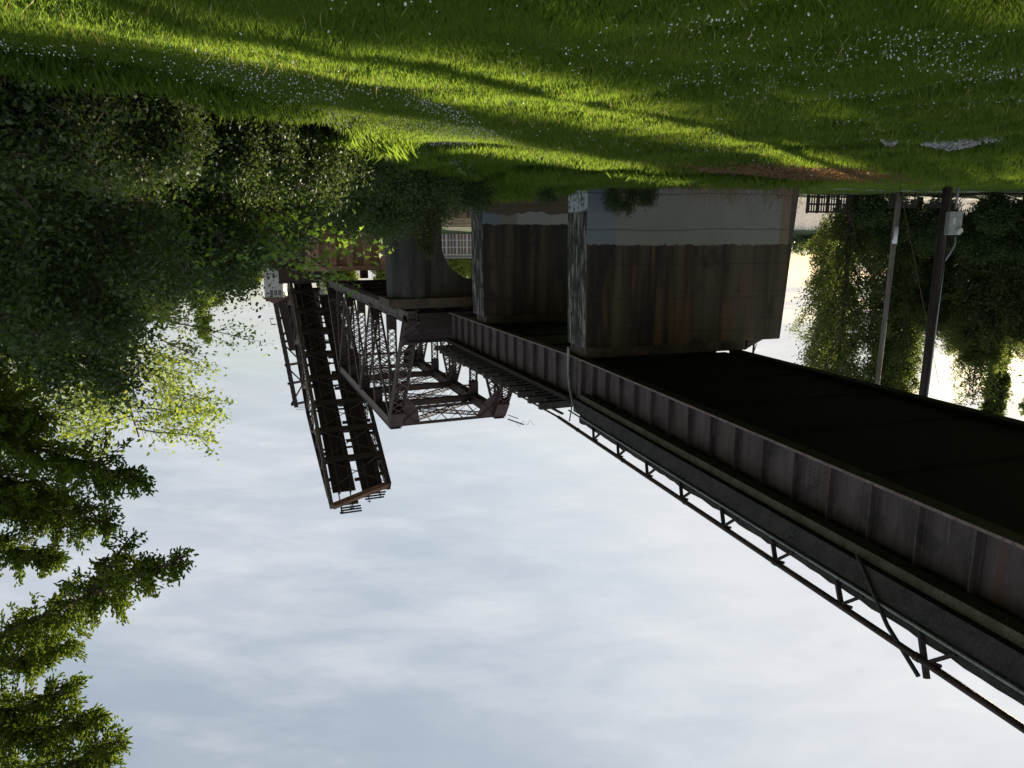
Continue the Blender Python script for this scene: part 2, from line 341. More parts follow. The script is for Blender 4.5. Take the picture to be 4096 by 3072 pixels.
# far bank (beyond the canal, behind the truss) and far shore hills
def terr(name, x0, x1, y0, y1, n, m_, fn, mat, lab):
    xs = np.linspace(x0, x1, n); ys = np.linspace(y0, y1, m_); X, Y = np.meshgrid(xs, ys); Z = fn(X, Y)
    idx = np.arange(n*m_).reshape(m_, n); F = np.stack([idx[:-1, :-1], idx[:-1, 1:], idx[1:, 1:], idx[1:, :-1]], -1).reshape(-1, 4)
    return props(np_mesh(name, np.stack([X, Y, Z], -1).reshape(-1, 3), F, mat, smooth=True), lab, kind='structure')
def bank_z(X, Y):
    X = np.asarray(X, float); Y = np.asarray(Y, float)
    z = np.interp(Y, [84, 88, 120, 138, 158, 175, 400], [-6, -2.2, -1.0, .6, 7.6, 8.0, 14])
    return z+np.sin(X*.13)*.3*np.clip((Y-100)/30, 0, 1)-8*np.clip((-10-X)/12, 0, 1)
terr('far_bank', -24, 260, 84, 400, 90, 70, bank_z, M['ground'], 'rising grassy bank on the other side of the canal')
terr('far_shore', -1200, 1500, 620, 1300, 90, 26, lambda X, Y: np.interp(Y, [620, 640, 800, 1300], [-5, -1, 14, 30])+3*np.sin(X*.02)*np.clip((Y-640)/100, 0, 1), M['ground'], 'low hills on the far shore of the water')

# ------------------------------------------------------------------ bridge
FN = Frame(-4.05, 24.99, 17.2)       # near girder span: right edge of the bottom flange
JN = 4.9                              # joint over the first pier
FF = Frame(*FN(JN, 0, 0)[:2], 21.2)   # far girder span
LF = 18.7
FT = Frame(6.75, 47.6, 22.0)          # truss: right truss plane
def girder_span(fr, a0, a1, W, label, stiff, ties):
    root = thing('girder_span', fr((a0+a1)/2, -W/2, 5), label, 'railway bridge')
    gb = [0.0, -W]
    for i, bb in enumerate(gb):
        b = MB()
        fr.box(b, a0, a1, bb-.22, bb-.20+.02, 5.04, 6.9)          # web
        fr.box(b, a0, a1, bb-.40, bb, 5.0, 5.04)                   # bottom flange
        fr.box(b, a0, a1, bb-.26, bb-.16, 5.04, 5.12)
        fr.box(b, a0, a1, bb-.40, bb, 6.9, 6.95)
        gd = b.build('girder', M['web'] if i == 0 else M['steel'], root)
        if i == 0:
            b = MB(); fr.box(b, a0, a1, -.005, .025, 4.985, 5.05); fl = b.build('bottom_flange', M['rust2'], root)
    # stiffeners on the outer girder: one mesh, copied
    b = MB(); f0 = fr
    f0.box(b, 0, .025, -.18, -.02, 5.05, 6.88); f0.box(b, -.07, .09, -.185, -.165, 5.05, 6.88)
    first = None; a = a0+.5; i = 0
    while a < a1-.3:
        if first is None:
            first = b.build('stiffener', M['web'], root); me = first.data; OFFv = first
            first.location = fr.D*a
        else:
            c = first.copy(); sc.collection.objects.link(c); c.parent = root; c.location = fr.D*a
        a += stiff; i += 1
    a = a0+.5+stiff*2.5
    while a < a1-1:
        b = MB(); fr.box(b, a-.3, a+.3, -.199, -.185, 5.13, 6.85)
        for r_ in range(14):
            for q_ in (-.24, -.08, .08, .24): fr.box(b, a+q_-.018, a+q_+.018, -.185, -.17, 5.2+r_*.115, 5.236+r_*.115)
        b.build('splice_plate', M['web'], root); a += stiff*6
    # cross frames and floor below the deck
    a = a0+.6
    while a < a1:
        b = MB(); fr.box(b, a, a+.12, -W+.02, -.42, 5.10, 5.158); b.build('cross_frame', M['black'], root); a += 3.4
    b = MB(); fr.box(b, a0, a1, -W-.1, .0, 6.953, 7.1); b.build('deck_plate', M['steel'], root)
    b = MB(); fr.box(b, a0, a1, -W+.02, -.42, 5.16, 5.19); b.build('soffit_shade_plate', M['black'], root)  # dark sheet added to turn the lit underside evenly black
    return root
M['rust2'] = surf('faded_flange_paint', (.16, .11, .10), (.24, .17, .155), (.08, .05, .05), 2, 12, .7)
W1 = 7.4
M['kerb'] = surf('dark_kerb_beam', (.012, .011, .010), (.034, .030, .026), (.05, .045, .03), 2.5, 16, .9, bump=.8)
near = girder_span(FN, -42, JN-.03, W1, 'near plate girder span overhead with a mossy ledge and a pipe handrail', 1.2, False)
fr = FN
b = MB()   # ballast curb with mossy ledge
n = 90; 
for (b0, b1, c0, c1) in ((.0, .36, 6.28, 6.5),): fr.box(b, -42, 3.4, b0, b1, c0, c1)
b.build('mossy_ledge', M['moss'], near)
b = MB(); fr.box(b, -42, 3.6, .02, .5, 6.52, 7.04); b.build('kerb_beam', M['kerb'], near)
b = MB(); b.tube([fr(-42+i*4.6,   .54, 7.10) for i in range(11)], .035, 8); b.build('conduit', M['gpipe'], near)
b = MB(); L = 45; n = 150; vs = []; fs = []   # lumpy ballast shoulder
for i in range(n+1):
    a = -42+L*i/n; top = 7.36+random.uniform(-.03, .035)
    for (bb, c) in ((.45, 7.06), (.50, 7.2), (.46, top), (.1, top+.02), (-.5, 7.4), (-.5, 7.06)):
        vs.append(fr(a, bb+random.uniform(-.02, .02), c))
for i in range(n):
    for j in range(6): p = i*6+j; q = i*6+(j+1) % 6; fs.append((p, q, q+6, p+6))
b.add(vs, fs); b.build('ballast_shoulder', M['ballast'], near)
b = MB(); b.tube([fr(-42+i*2.61, .62, 7.62) for i in range(19)], .068, 10)
for i in range(9): p = fr(-30+i*4.1, .62, 7.62); b.tube([p-fr.D*.06, p+fr.D*.06], .082, 10)
b.build('handrail_pipe', M['lace'], near)
a = 1.3; i = 0
while a > -24:
    b = MB(); big = (abs(a+13.4) < 1.1)
    top = 7.9 if big else 7.66
    b.beam(fr(a+.28, .5, 7.1), fr(a-.10, .62, top), .09, .09); b.beam(fr(a-.5, .5, 7.18), fr(a-.02, .62, top-.04 if not big else 7.64), .07, .07)
    b.beam(fr(a-.3, .56, 7.54), fr(a+.2, .68, 7.62), .06, .05)
    if big: b.beam(fr(a+1.9, .52, 6.4), fr(a+.9, .60, 7.4), .06, .06); b.beam(fr(a+.9, .60, 7.4), fr(a+.02, .68, 7.92), .06, .06)
    b.build('handrail_bracket', M['steel'], near); a -= 2.15; i += 1
b = MB(); b.tube([fr(JN-.25, .34, 4.55), fr(JN-.3, .34, 5.6), fr(JN-.5, .36, 6.2), fr(JN-.9, .4, 6.6), fr(JN-1.6, .52, 6.93)], .055, 10)
b.tube([fr(JN-.9, .4, 6.6), fr(JN-1.1, .5, 7.0), fr(JN-1.15, .6, 7.5)], .03, 8); b.build('drain_pipe', M['gpipe'], near)
b = MB(); b.tube([fr(-26, .5, 6.5), fr(-30, .7, 6.6)], .02, 6)

farsp = girder_span(FF, .03, LF, 7.1, 'far plate girder span with projecting tie ends between the first pier and the truss', 1.3, True)
fr = FF
b = MB(); fr.box(b, 0.05, LF, -.05, .30, 6.72, 6.9); b.build('walkway_sill', M['steel'], farsp)
a = .8; i = 0
while a < LF:
    b = MB(); ex = 1.15 if i % 2 == 0 else .6
    fr.box(b, a, a+.26, -7.4, ex, 7.12, 7.42); b.build('tie', M['tie'], farsp); a += .62; i += 1
b = MB(); fr.box(b, 0, LF, .42, .52, 7.425, 7.5); b.tube([fr(-.3, .62, 7.62), fr(LF, .62, 7.6)], .045, 8); b.build('guard_rail', M['lace'], farsp)

def taper_pier(name, fr, a0, a1, b0, b1, c0, c1, bat, mat, label, capspec=None, group=None):
    root = thing(name, fr((a0+a1)/2, (b0+b1)/2, c0), label, 'bridge pier')
    bl, br_, bf = bat
    b = MB()
    # subdivided a little so that the edge can be chipped
    ring = lambda c: [fr(a0+bf*(c-c0)/(c1-c0), b0+bl*(c-c0)/(c1-c0), c), fr(a0+bf*(c-c0)/(c1-c0), b1-br_*(c-c0)/(c1-c0), c), fr(a1, b1-br_*(c-c0)/(c1-c0), c), fr(a1, b0+bl*(c-c0)/(c1-c0), c)]
    b.hexa(ring(c0)+ring(c1)); body = b.build('shaft', mat, root)
    bev = body.modifiers.new('bevel', 'BEVEL'); bev.width = .05; bev.segments = 2
    if capspec:
        b = MB(); a_0, a_1, b_0, b_1, c_0, c_1 = capspec; fr.box(b, a_0, a_1, b_0, b_1, c_0, c_1); b.build('cap', M['capc'], root)
    return root
M['capc'] = surf('stained_cap_concrete', (.045, .035, .028), (.10, .08, .06), (.14, .08, .045), 1.2, 8, .9, streak=.3)
M['pier1'] = pier_mat('painted_pier_concrete', FN.D, FN.T, FN(4, 0, 0), .38, 9.9, 1.35, (.25, .245, .215), -.95, True, False)
p1 = taper_pier('bridge_pier', FN, 3.85, 6.0, -10.05, -.02, -4.2, 4.55, (.42, .12, .2), M['pier1'], 'nearest concrete pier with a grey painted band up to head height',
                (4.15, 5.9, -7.9, -.25, 4.553, 4.98))
b = MB(); FN.box(b, 4.4, 5.6, -9.85, -9.6, 3.5, 3.85); b.build('bracket_block', M['capc'], p1)
b = MB(); b.tube([FN(4.9, -8.9, 4.45), FN(4.9, -8.85, 6.9)], .05, 8); b.tube([FN(4.9, -8.9, 4.5), FN(5, -9.1, 4.9), FN(4.9, -8.9, 5.3)], .02, 6); b.build('riser_pipe', M['steel'], p1)
b = MB(); FN.hexa = None
b.prism([FN(4.1, -8.75, 4.553), FN(4.1, -8.0, 4.553), FN(4.1, -7.9, 4.97), FN(4.1, -8.2, 4.8)], [FN(5.8, -8.75, 4.553), FN(5.8, -8.0, 4.553), FN(5.8, -7.9, 4.97), FN(5.8, -8.2, 4.8)]); b.build('corbel', M['capc'], p1)
# second pier
a2 = 11.6
M['pier2'] = pier_mat('patched_pier_concrete', FF.D, FF.T, FF(a2, 0, 0), -.62, 9.4, .9, (.23, .22, .20), -3.5, False, True)
p2 = taper_pier('bridge_pier', FF, a2, a2+2.1, -9.4, .1, -6.5, 4.55, (.3, .12, .15), M['pier2'], 'middle concrete pier half hidden behind the nearest pier, with pale paint patches',
                (a2+.25, a2+1.9, -7.6, -.2, 4.553, 4.98))
# third pier: two rounded shafts joined by an arch, carries the truss
M['pier3'] = surf('black_streaked_concrete', (.022, .022, .022), (.075, .075, .07), (.035, .028, .022), 1.1, 7, .85, streak=.10)
p3 = thing('bridge_pier', FT(.6, -4.6, -6), 'dark rounded pier with an arched opening carrying the end of the truss', 'bridge pier')
def shaft(fr, ac, bc, ra, rb, c0, c1, n=20, ex=1.15):
    r0 = [fr(ac+ra*ex*math.cos(2*math.pi*i/n), bc+rb*ex*math.sin(2*math.pi*i/n), c0) for i in range(n)]
    r1 = [fr(ac+ra*math.cos(2*math.pi*i/n), bc+rb*math.sin(2*math.pi*i/n), c1) for i in range(n)]
    b = MB(); b.prism(r1[::-1], r0[::-1]); return b
A3 = .95
for bc in (-.15, -9.2):
    o = shaft(FT, A3, bc, 1.45, 1.5, -7, 4.1, 24).build('shaft', M['pier3'], p3)
b = MB()     # arched web wall
ar, bl_, br_ = 2.55, -8.6, -1.0; cxm = (bl_+br_)/2; hw = 2.55; spring = .45
outl = [(bl_, -7), (bl_, 4.1), (br_, 4.1), (br_, -7), (cxm+hw, -7)]
outl += [(cxm+hw*math.cos(t), spring+hw*math.sin(t)) for t in np.linspace(0, math.pi, 25)] + [(cxm-hw, -7)]
# build as strips so that faces stay planar
for a_, rev in ((A3-.75, False), (A3+.75, True)):
    t = np.linspace(0, math.pi, 25)
    rr = [(cxm-hw*math.cos(q), spring+hw*math.sin(q)) for q in t]
    for (x0, z0), (x1, z1) in zip(rr, rr[1:]):
        b.add([FT(a_, x0, z0), FT(a_, x1, z1), FT(a_, x1, 4.1), FT(a_, x0, 4.1)], [(0, 1, 2, 3)])
    b.add([FT(a_, bl_, -7), FT(a_, cxm-hw, -7), FT(a_, cxm-hw, 4.1), FT(a_, bl_, 4.1)], [(0, 1, 2, 3)])
    b.add([FT(a_, cxm+hw, -7), FT(a_, br_, -7), FT(a_, br_, 4.1), FT(a_, cxm+hw, 4.1)], [(0, 1, 2, 3)])
for (x0, z0), (x1, z1) in zip([(cxm-hw, -7)]+rr, rr+[(cxm+hw, -7)]):
    b.add([FT(A3-.75, x0, z0), FT(A3+.75, x0, z0), FT(A3+.75, x1, z1), FT(A3-.75, x1, z1)], [(0, 1, 2, 3)])
b.build('arch_wall', M['pier3'], p3)
b = MB(); FT.box(b, A3-1.55, A3+1.55, -10.8, 1.6, 4.103, 4.55); FT.box(b, A3-1.4, A3+1.4, -10.5, 1.35, 4.553, 4.75); b.build('cap', M['capc'], p3)
# ------------------------------------------------------------------ truss
def laced(mb, p0, p1, nrm, d, h, pitch=.5, t=.05, plates=True, bar=.055):
    """two plates d apart along nrm, h deep, X lacing across both open faces"""
    p0 = Vector(p0); p1 = Vector(p1); u = (p1-p0).normalized(); nrm = Vector(nrm).normalized(); q = u.cross(nrm).normalized(); L = (p1-p0).length
    if plates:
        for s in (-1, 1): mb.beam(p0+nrm*s*d/2, p1+nrm*s*d/2, t, h, side=nrm)
    n = max(2, int(L/pitch))
    for f in (-1, 1):
        o = q*f*(h/2+.012)
        for i in range(n):
            a = p0+u*(L*i/n)+o; c = p0+u*(L*(i+1)/n)+o
            mb.beam(a+nrm*d/2, c-nrm*d/2, bar, .02, side=(c-a).cross(q)); mb.beam(a-nrm*d/2+q*f*.022, c+nrm*d/2+q*f*.022, bar, .02, side=(c-a).cross(q))
TW = 8.6; PL = 6.25; ZB, ZT = 5.3, 14.25
tr = thing('truss_span', FT(18, -TW/2, 4.75), 'rusty through truss span with laced members, seen end on past the piers', 'railway bridge')
T_ = FT.T
for s, bb in (('r', 0), ('l', -TW)):
    b = MB(); FT.box(b, -.3, 6*PL+.2, bb-.32, bb-.27, 4.98, 5.62); FT.box(b, -.3, 6*PL+.2, bb+.27, bb+.32, 4.98, 5.62)
    FT.box(b, -.3, 6*PL+.2, bb-.40, bb+.40, 4.95, 4.98); FT.box(b, -.3, 6*PL+.2, bb-.27, bb+.27, 5.55, 5.58)
    for i in range(14): FT.box(b, i*2.8-.1, i*2.8+.02, bb-.345, bb+.345, 4.981, 5.60)
    b.build('bottom_chord', M['chord'], tr)
    b = MB(); FT.box(b, PL-.3, 5*PL+.3, bb-.36, bb-.31, ZT-.35, ZT+.35); FT.box(b, PL-.3, 5*PL+.3, bb+.31, bb+.36, ZT-.35, ZT+.35); FT.box(b, PL-.35, 5*PL+.35, bb-.42, bb+.42, ZT+.352, ZT+.39)
    for i in range(60):
        a = PL+i*.41; b.beam(FT(a, bb-.3, ZT-.33), FT(a+.41, bb+.3, ZT-.33), .05, .02); b.beam(FT(a, bb+.3, ZT-.36), FT(a+.41, bb-.3, ZT-.36), .05, .02)
    b.build('top_chord', M['lace'] if s == 'l' else M['chord'], tr)
    for (a0_, a1_) in ((0, PL), (6*PL, 5*PL)):
        b = MB(); laced(b, FT(a0_, bb, 5.5), FT(a1_, bb, ZT), T_, .95, .62, .7, t=.09, bar=.09); b.build('end_post', M['lace'], tr)
        b = MB(); u = FT.D*(1 if a1_ > a0_ else -1)
        b.beam(FT(a1_, bb, ZT)-u*1.0-Vector((0, 0, 1.2)), FT(a1_, bb, ZT)+Vector((0, 0, .1)), 1.02, .66, side=T_); b.build('hip_plate', M['lace'], tr)
        b = MB(); b.beam(FT(a0_, bb, 5.45), FT(a0_, bb, 5.45)+(FT(a1_, bb, ZT)-FT(a0_, bb, 5.45))*.2, 1.04, .64, side=T_); b.build('foot_plate', M['steel'], tr)
    for i in range(1, 6):
        b = MB(); laced(b, FT(i*PL, bb, 5.6), FT(i*PL, bb, ZT-.35), T_, .62, .34, .48, t=.08, bar=.06); b.build('vertical_post', M['lace'], tr)
        b = MB(); FT.box(b, i*PL-.5, i*PL+.5, bb-.29, bb+.29, 5.6, 6.9); b.build('gusset_plate', M['steel'], tr)
        b = MB(); FT.box(b, i*PL-.45, i*PL+.45, bb-.30, bb+.30, ZT-1.5, ZT-.36); b.build('gusset_plate', M['steel'], tr)
    for (i0, i1) in ((1, 2), (3, 2), (3, 4), (5, 4)):
        b = MB(); laced(b, FT(i0*PL, bb, ZT-.3), FT(i1*PL, bb, 5.6), T_, .78, .36, .55, t=.10, bar=.07); b.build('diagonal', M['lace'], tr)
# portals and top bracing
for a_ in (PL, 5*PL):
    b = MB(); d0 = 1.5
    for z_ in (ZT+.22, ZT-1.25): b.beam(FT(a_-(ZT-z_)*.6*(1 if a_ < 10 else -1), -.3, z_), FT(a_-(ZT-z_)*.6*(1 if a_ < 10 else -1), -TW+.3, z_), .22, .2)
    nX = 6
    for i in range(nX):
        b0_, b1_ = -.4-(TW-.8)*i/nX, -.4-(TW-.8)*(i+1)/nX
        sg = .9*(1 if a_ < 10 else -1)
        b.beam(FT(a_, b0_, ZT+.2), FT(a_-sg, b1_, ZT-1.2), .13, .04); b.beam(FT(a_-sg+.02, b0_, ZT-1.2), FT(a_+.02, b1_, ZT+.2), .13, .04)
    b.build('portal_brace', M['lace'], tr)
    for s_ in (0, -TW):
        b = MB(); k_ = -1 if s_ == 0 else 1; sg = 1 if a_ < 10 else -1
        pa = [FT(a_+.05, s_+k_*.35, ZT+.25), FT(a_+.05, s_+k_*2.0, ZT+.25), FT(a_-.95*sg, s_+k_*1.6, ZT-1.25), FT(a_-1.7*sg, s_+k_*.35, ZT-2.6)]
        b.prism(pa, [p+FT.D*.03 for p in pa]); b.build('knee_plate', M['lace'], tr)
for i in range(1, 6):
    if 1 < i < 5:
        b = MB(); laced(b, FT(i*PL, -.3, ZT+.0), FT(i*PL, -TW+.3, ZT+.0), FT.D, .5, .5, .8, bar=.06)
        for k_ in range(8):
            b0_, b1_ = -.4-(TW-.8)*k_/8, -.4-(TW-.8)*(k_+1)/8
            b.beam(FT(i*PL, b0_, ZT-.3), FT(i*PL, b1_, ZT-1.1), .06, .03); b.beam(FT(i*PL, b0_, ZT-1.1), FT(i*PL, b1_, ZT-.3), .06, .03)
        b.beam(FT(i*PL, -.3, ZT-1.15), FT(i*PL, -TW+.3, ZT-1.15), .12, .12); b.build('sway_frame', M['lace'], tr)
    if i < 5:
        b = MB()
        for (b0_, b1_) in ((-.2, -TW+.2), (-TW+.2, -.2)):
            laced(b, FT(i*PL+.2, b0_, ZT+.15+(.1 if b0_ > -1 else 0)), FT((i+1)*PL-.2, b1_, ZT+.15+(.1 if b0_ > -1 else 0)), (0, 0, 1), .3, .22, .5, t=.03, bar=.05)
        b.build('top_lateral_brace', M['lace'], tr)
b = MB(); FT.box(b, .42, .5, -TW-.3, .25, 4.99, 7.1); FT.box(b, .3, .6, -TW-.3, .25, 7.103, 7.2); b.build('end_beam', M['steel'], tr)
for i in range(0, 7):
    b = MB(); FT.box(b, i*PL-.12, i*PL+.12, -TW+.33, -.33, 5.15, 6.2); FT.box(b, i*PL-.25, i*PL+.25, -TW+.33, -.33, 5.10, 5.15); b.build('floor_beam', M['steel'], tr)
for bb in (-1.6, -3.2, -5.4, -7.0):
    b = MB(); FT.box(b, .1, 6*PL-.1, bb-.1, bb+.1, 5.35, 6.21); b.build('stringer', M['steel'], tr)
a = .2; b0_ = None
for k_ in range(76):
    b = MB() if k_ == 0 else None
    if k_ == 0:
        FT.box(b, 0, .24, -TW+.9, -.9 if True else 0, 6.22, 6.46); first = b.build('tie', M['tie'], tr); first.location = FT.D*.2
    else:
        c = first.copy(); sc.collection.objects.link(c); c.parent = tr; c.location = FT.D*(.2+k_*.49)
# walkway planks and cable along the right truss
b = MB(); b.tube([FT(i*1.5, .42, 5.62+.05*math.sin(i*1.9)) for i in range(26)], .025, 6); b.build('slack_cable', M['gpipe'], tr)
b = MB(); b.tube([FT(PL-1.1, -TW-.4, ZT+.3), FT(PL-1.1, -TW-1.8, ZT+.9)], .05, 6); b.tube([FT(PL-1.1, -TW-.4, ZT-.05), FT(PL-1.1, -TW-1.3, ZT+.35)], .03, 6)
ps = [FT(PL-1.1, -TW-1.0, ZT+.6)]
for i in range(14): ps.append(ps[-1]+FT.T*(-.13)+Vector((0, 0, .28*math.sin(i*1.25))))
b.tube(ps, .012, 5); b.build('bare_conduit_end', M['steel'], tr)

# ------------------------------------------------------------------ raised bascule leaf
HX, HY, HZ, BETA, LW, LL = 39.66, 142.82, 6.87, .59, 9.0, 54.14
D_ = FT.D; C0 = Vector((HX, HY, HZ)); UL = (-D_*math.cos(BETA)+Vector((0, 0, math.sin(BETA)))); NL = (D_*math.sin(BETA)+Vector((0, 0, math.cos(BETA))))
def LP(s, t, n): return C0+UL*s+FT.T*t+NL*n      # s along the leaf, t right, n out of the deck (upper side)
leaf = thing('bascule_leaf', C0, 'raised dark bascule leaf of the railway bridge, its underside facing the truss', 'bascule bridge')
SP = LL/9
for i in range(0, 10):
    b = MB(); s = LL-i*SP if i else LL-.1
    k_ = 2.6 if i == 0 else 0; b.beam(LP(s, -LW/2+.3, .45), LP(s+k_, LW/2-.3, .45), .25 if i else .3, 1.0, side=UL); b.beam(LP(s-.1*(i == 0), -LW/2+.2, -.08), LP(s+k_, LW/2-.2, -.08), .95 if i else .7, .06, side=UL)
    b.build('floor_beam', M['steel'] if i else M['rust'], leaf)  # orange steel on the tip beam imitates sunlight catching it
for t_ in (-2.9, -1.3, 1.3, 2.9):
    b = MB(); b.beam(LP(.5, t_, .55), LP(LL, t_, .55), .2, .9, side=FT.T); b.build('stringer', M['steel'], leaf)
# tie decks of the two tracks: open slots down the middle and along the sides
nt = 96
tb = MB(); tb.beam(LP(0, -3.75, 1.13), LP(0, -.45, 1.13), .44, .24, side=UL); tb.beam(LP(0, .45, 1.13), LP(0, 3.75, 1.13), .44, .24, side=UL)
deckb = MB()
for k_ in range(nt):
    s = .4+k_*(LL-.6)/(nt-1)
    deckb.beam(LP(s, -4.0+(.3 if k_ % 5 else -.3), 1.13), LP(s, -.45+(0.75 if k_ % 7 == 0 else 0), 1.13), .50, .24, side=UL); s += (1.9 if k_ == nt-1 else 0); deckb.beam(LP(s, .45, 1.13), LP(s, 3.85+(.5 if k_ % 9 == 0 else 0), 1.13), .50, .24, side=UL)
deckb.build('tie_deck', M['tie'], leaf)
for t_ in (-3.0, -1.3, 1.3, 3.0):
    b = MB(); b.beam(LP(.4, t_, 1.33), LP(LL+(.9 if t_ < 0 else 2.8), t_, 1.33), .15, .16, side=FT.T); b.build('rail', M['steel'], leaf)
b = MB()
for t_ in (-1.2, -3.0, 1.6, 3.1):
    s = LL+1.0+.29*t_; b.beam(LP(s, t_, .9), LP(s+1.3, t_, 1.4), .12, .12); b.beam(LP(s+1.1, t_-.3, 1.3), LP(s+1.1, t_+.3, 1.3), .08, .08)
for s in (.55, 1.0, 1.45):
    b.beam(LP(LL+s, -4.2+s*.5, 1.1), LP(LL+s, -.6, 1.1), .2, .15, side=UL); b.beam(LP(LL+s+1.9, .2, 1.1), LP(LL+s+1.9, 2.9+s*.3, 1.1), .2, .15, side=UL)
b.build('end_lock', M['steel'], leaf)
def nd(s):   # depth of the leaf truss: shallow at the tip, deep towards the heel
    f = (LL-s)/LL; return 1.1+7.4*min(1, f*2.3)
for t_ in (LW/2, -LW/2):
    b = MB()
    b.beam(LP(0, t_, .1), LP(LL+(2.6 if t_ > 0 else 0), t_, .1), .55, .55, side=FT.T); b.build('lower_chord', M['chord'] if t_ > 0 else M['steel'], leaf)
    b = MB(); q = [LL-i*SP for i in range(10)]
    for s0, s1 in zip(q, q[1:]): b.beam(LP(s0, t_, nd(s0)), LP(s1, t_, nd(s1)), .55, .5, side=FT.T)
    b.build('upper_chord', M['steel'], leaf)
    if t_ > 0: b = MB(); b.beam(LP(LL, t_, 1.0), LP(LL+2.6, t_, .4), .5, .5, side=FT.T); b.build('nose', M['steel'], leaf)
    for i in range(1, 10):
        s = q[i]; b = MB(); laced(b, LP(s, t_, .3), LP(s, t_, nd(s)-.2), FT.T, .45, .3, .8, bar=.08); b.build('vertical_post', M['lace'], leaf)
        s2 = q[i-1]; b = MB()
        if i % 2: laced(b, LP(s, t_, nd(s)), LP(s2, t_, .3), FT.T, .5, .35, .9, bar=.09)
        else: laced(b, LP(s, t_, .3), LP(s2, t_, nd(s2)), FT.T, .5, .35, .9, bar=.09)
        b.build('diagonal', M['lace'], leaf)
        if t_ > 0 and i % 2 == 0:
            b = MB(); b.beam(LP(s-.9, t_+.35, .3), LP(s+1.6, t_+.35, 1.2), .05, .9, side=FT.T); b.build('gusset_plate', M['rust'], leaf)
for i in range(9):
    s0, s1 = LL-i*SP-.3, LL-(i+1)*SP+.3; b = MB()
    b.beam(LP(s0, -LW/2+.3, -.2), LP(s1, LW/2-.3, -.2), .13, .08); b.beam(LP(s0, LW/2-.3, -.32), LP(s1, -LW/2+.3, -.32), .13, .08); b.build('lateral_brace', M['lace'], leaf)
for i in range(2, 10):
    s = LL-i*SP; b = MB(); b.beam(LP(s, -LW/2+.2, nd(s)-.1), LP(s, LW/2-.2, nd(s)-.1), .3, .3); b.build('overhead_strut', M['steel'], leaf)
# control cables/handrail along the right chord
b = MB(); b.tube([LP(2, LW/2+.6, -.1), LP(LL-.5, LW/2+.1, .1)], .06, 6); b.build('edge_pipe', M['gpipe'], leaf)
# counterweight tower behind the leaf, on the right
CT = Frame(46.5, 150, 22)
ctw = thing('counterweight_tower', CT(0, 0, 6), 'dark lattice counterweight tower standing just right of the raised leaf', 'bridge tower')
def CP(t, n, c): return CT(n-(c-15)*.05, t-(c-15)*.085, c)
b = MB(); laced(b, CP(3.3, 0, 7), CP(2.2, 0, 36), FT.D, 2.0, .8, 1.4, t=.35, bar=.22); b.build('front_leg', M['steel'], ctw)
b = MB(); laced(b, CP(-.6, 3, 7), CP(-.3, 3, 36), FT.D, 1.6, .7, 1.4, t=.3, bar=.2); b.build('rear_leg', M['lace'], ctw)
b = MB()
for c in (12, 17, 22, 27, 31, 35.6): b.beam(CP(3.1, 0, c), CP(-.6, 2, c), .5, .45)
for c in (12, 22, 27): b.beam(CP(3.1, .1, c), CP(-.6, 2.1, c+5), .25, .25)
for c in (17, 31): b.beam(CP(-.6, 2.1, c), CP(3.1, .1, c+4.5), .25, .25)
b.build('cross_braces', M['steel'], ctw)
b = MB(); b.hexa([CP(2.6, .2, 12), CP(-6, .2, 12), CP(-6, 3, 12), CP(2.6, 3, 12), CP(1.6, .2, 24), CP(-6, .2, 24), CP(-6, 3, 24), CP(1.6, 3, 24)]); b.build('counterweight', M['steel'], ctw)
b = MB(); b.beam(CP(3.6, -.4, 18.2), CP(4.6, -.4, 18.2), .9, .12); b.beam(CP(4.6, -.4, 18.2), CP(4.6, -.4, 16.9), .08, .08); b.beam(CP(3.9, -.4, 17.0), CP(4.6, -.4, 17.0), .9, .08); b.build('service_platform', M['steel'], ctw)
b = MB()
for z_ in (36.0, 36.4, 36.8): b.tube([CP(2.2, 0, z_), CP(-1.6, 0, z_)], .05, 5)
b.build('top_railing', M['gpipe'], ctw)
# machinery house below the leaf
b4 = thing('bascule_pier', FT(6*PL+1.5, -4, -6), 'sun tinted tan pier with upright ribs at the far end of the truss', 'bridge pier')
A4 = 6*PL-.2
b = MB(); FT.box(b, A4, A4+5, -12, 2.2, -6.5, 3.4); b.build('shaft', M['tan'], b4)
for bb in np.linspace(-11.6, 1.6, 8):
    b = MB(); FT.box(b, A4-.55, A4-.003, bb-.35, bb+.35, -6.4, 3.35); b.build('rib', M['tan'], b4)
b = MB(); FT.box(b, A4-.6, A4+5.3, -12.2, 2.5, 3.403, 3.95); b.build('coping', M['tan'], b4)
for bb in (-10.5, -7.2, -3.9, -.6, 1.4):
    b = MB(); FT.box(b, A4+.2, A4+1.3, bb-.4, bb+.4, 3.953, 4.9); b.build('bearing_block', M['steel'], b4)
# heel pier and machinery deck under the leaf
hp = thing('heel_pier', C0-Vector((0, 0, 12)), 'dark steel machinery frame at the heel of the raised leaf', 'bridge pier')
b = MB(); HF = Frame(HX-1.5, HY-4.5, 22); HF.box(b, 0, 14, -6, 8, -6, 6.2); b.build('base', M['lace'], hp)
b = MB(); HF.box(b, -1.0, -.2, -5.5, 6.5, 6.0, 8.6); HF.box(b, -1.2, -.1, -5.6, 6.6, 8.603, 8.9); b.build('portal_girder', M['lace'], hp)
b = MB(); HF.box(b, -3.2, -1.3, -3.3, -.8, 6.9, 10.2); b.build('machine_cabin', M['siding'], hp)
b = MB(); HF.box(b, -3.5, -1.1, -3.6, -.5, 10.203, 11.0); b.build('cabin_roof', M['gpipe'], hp)
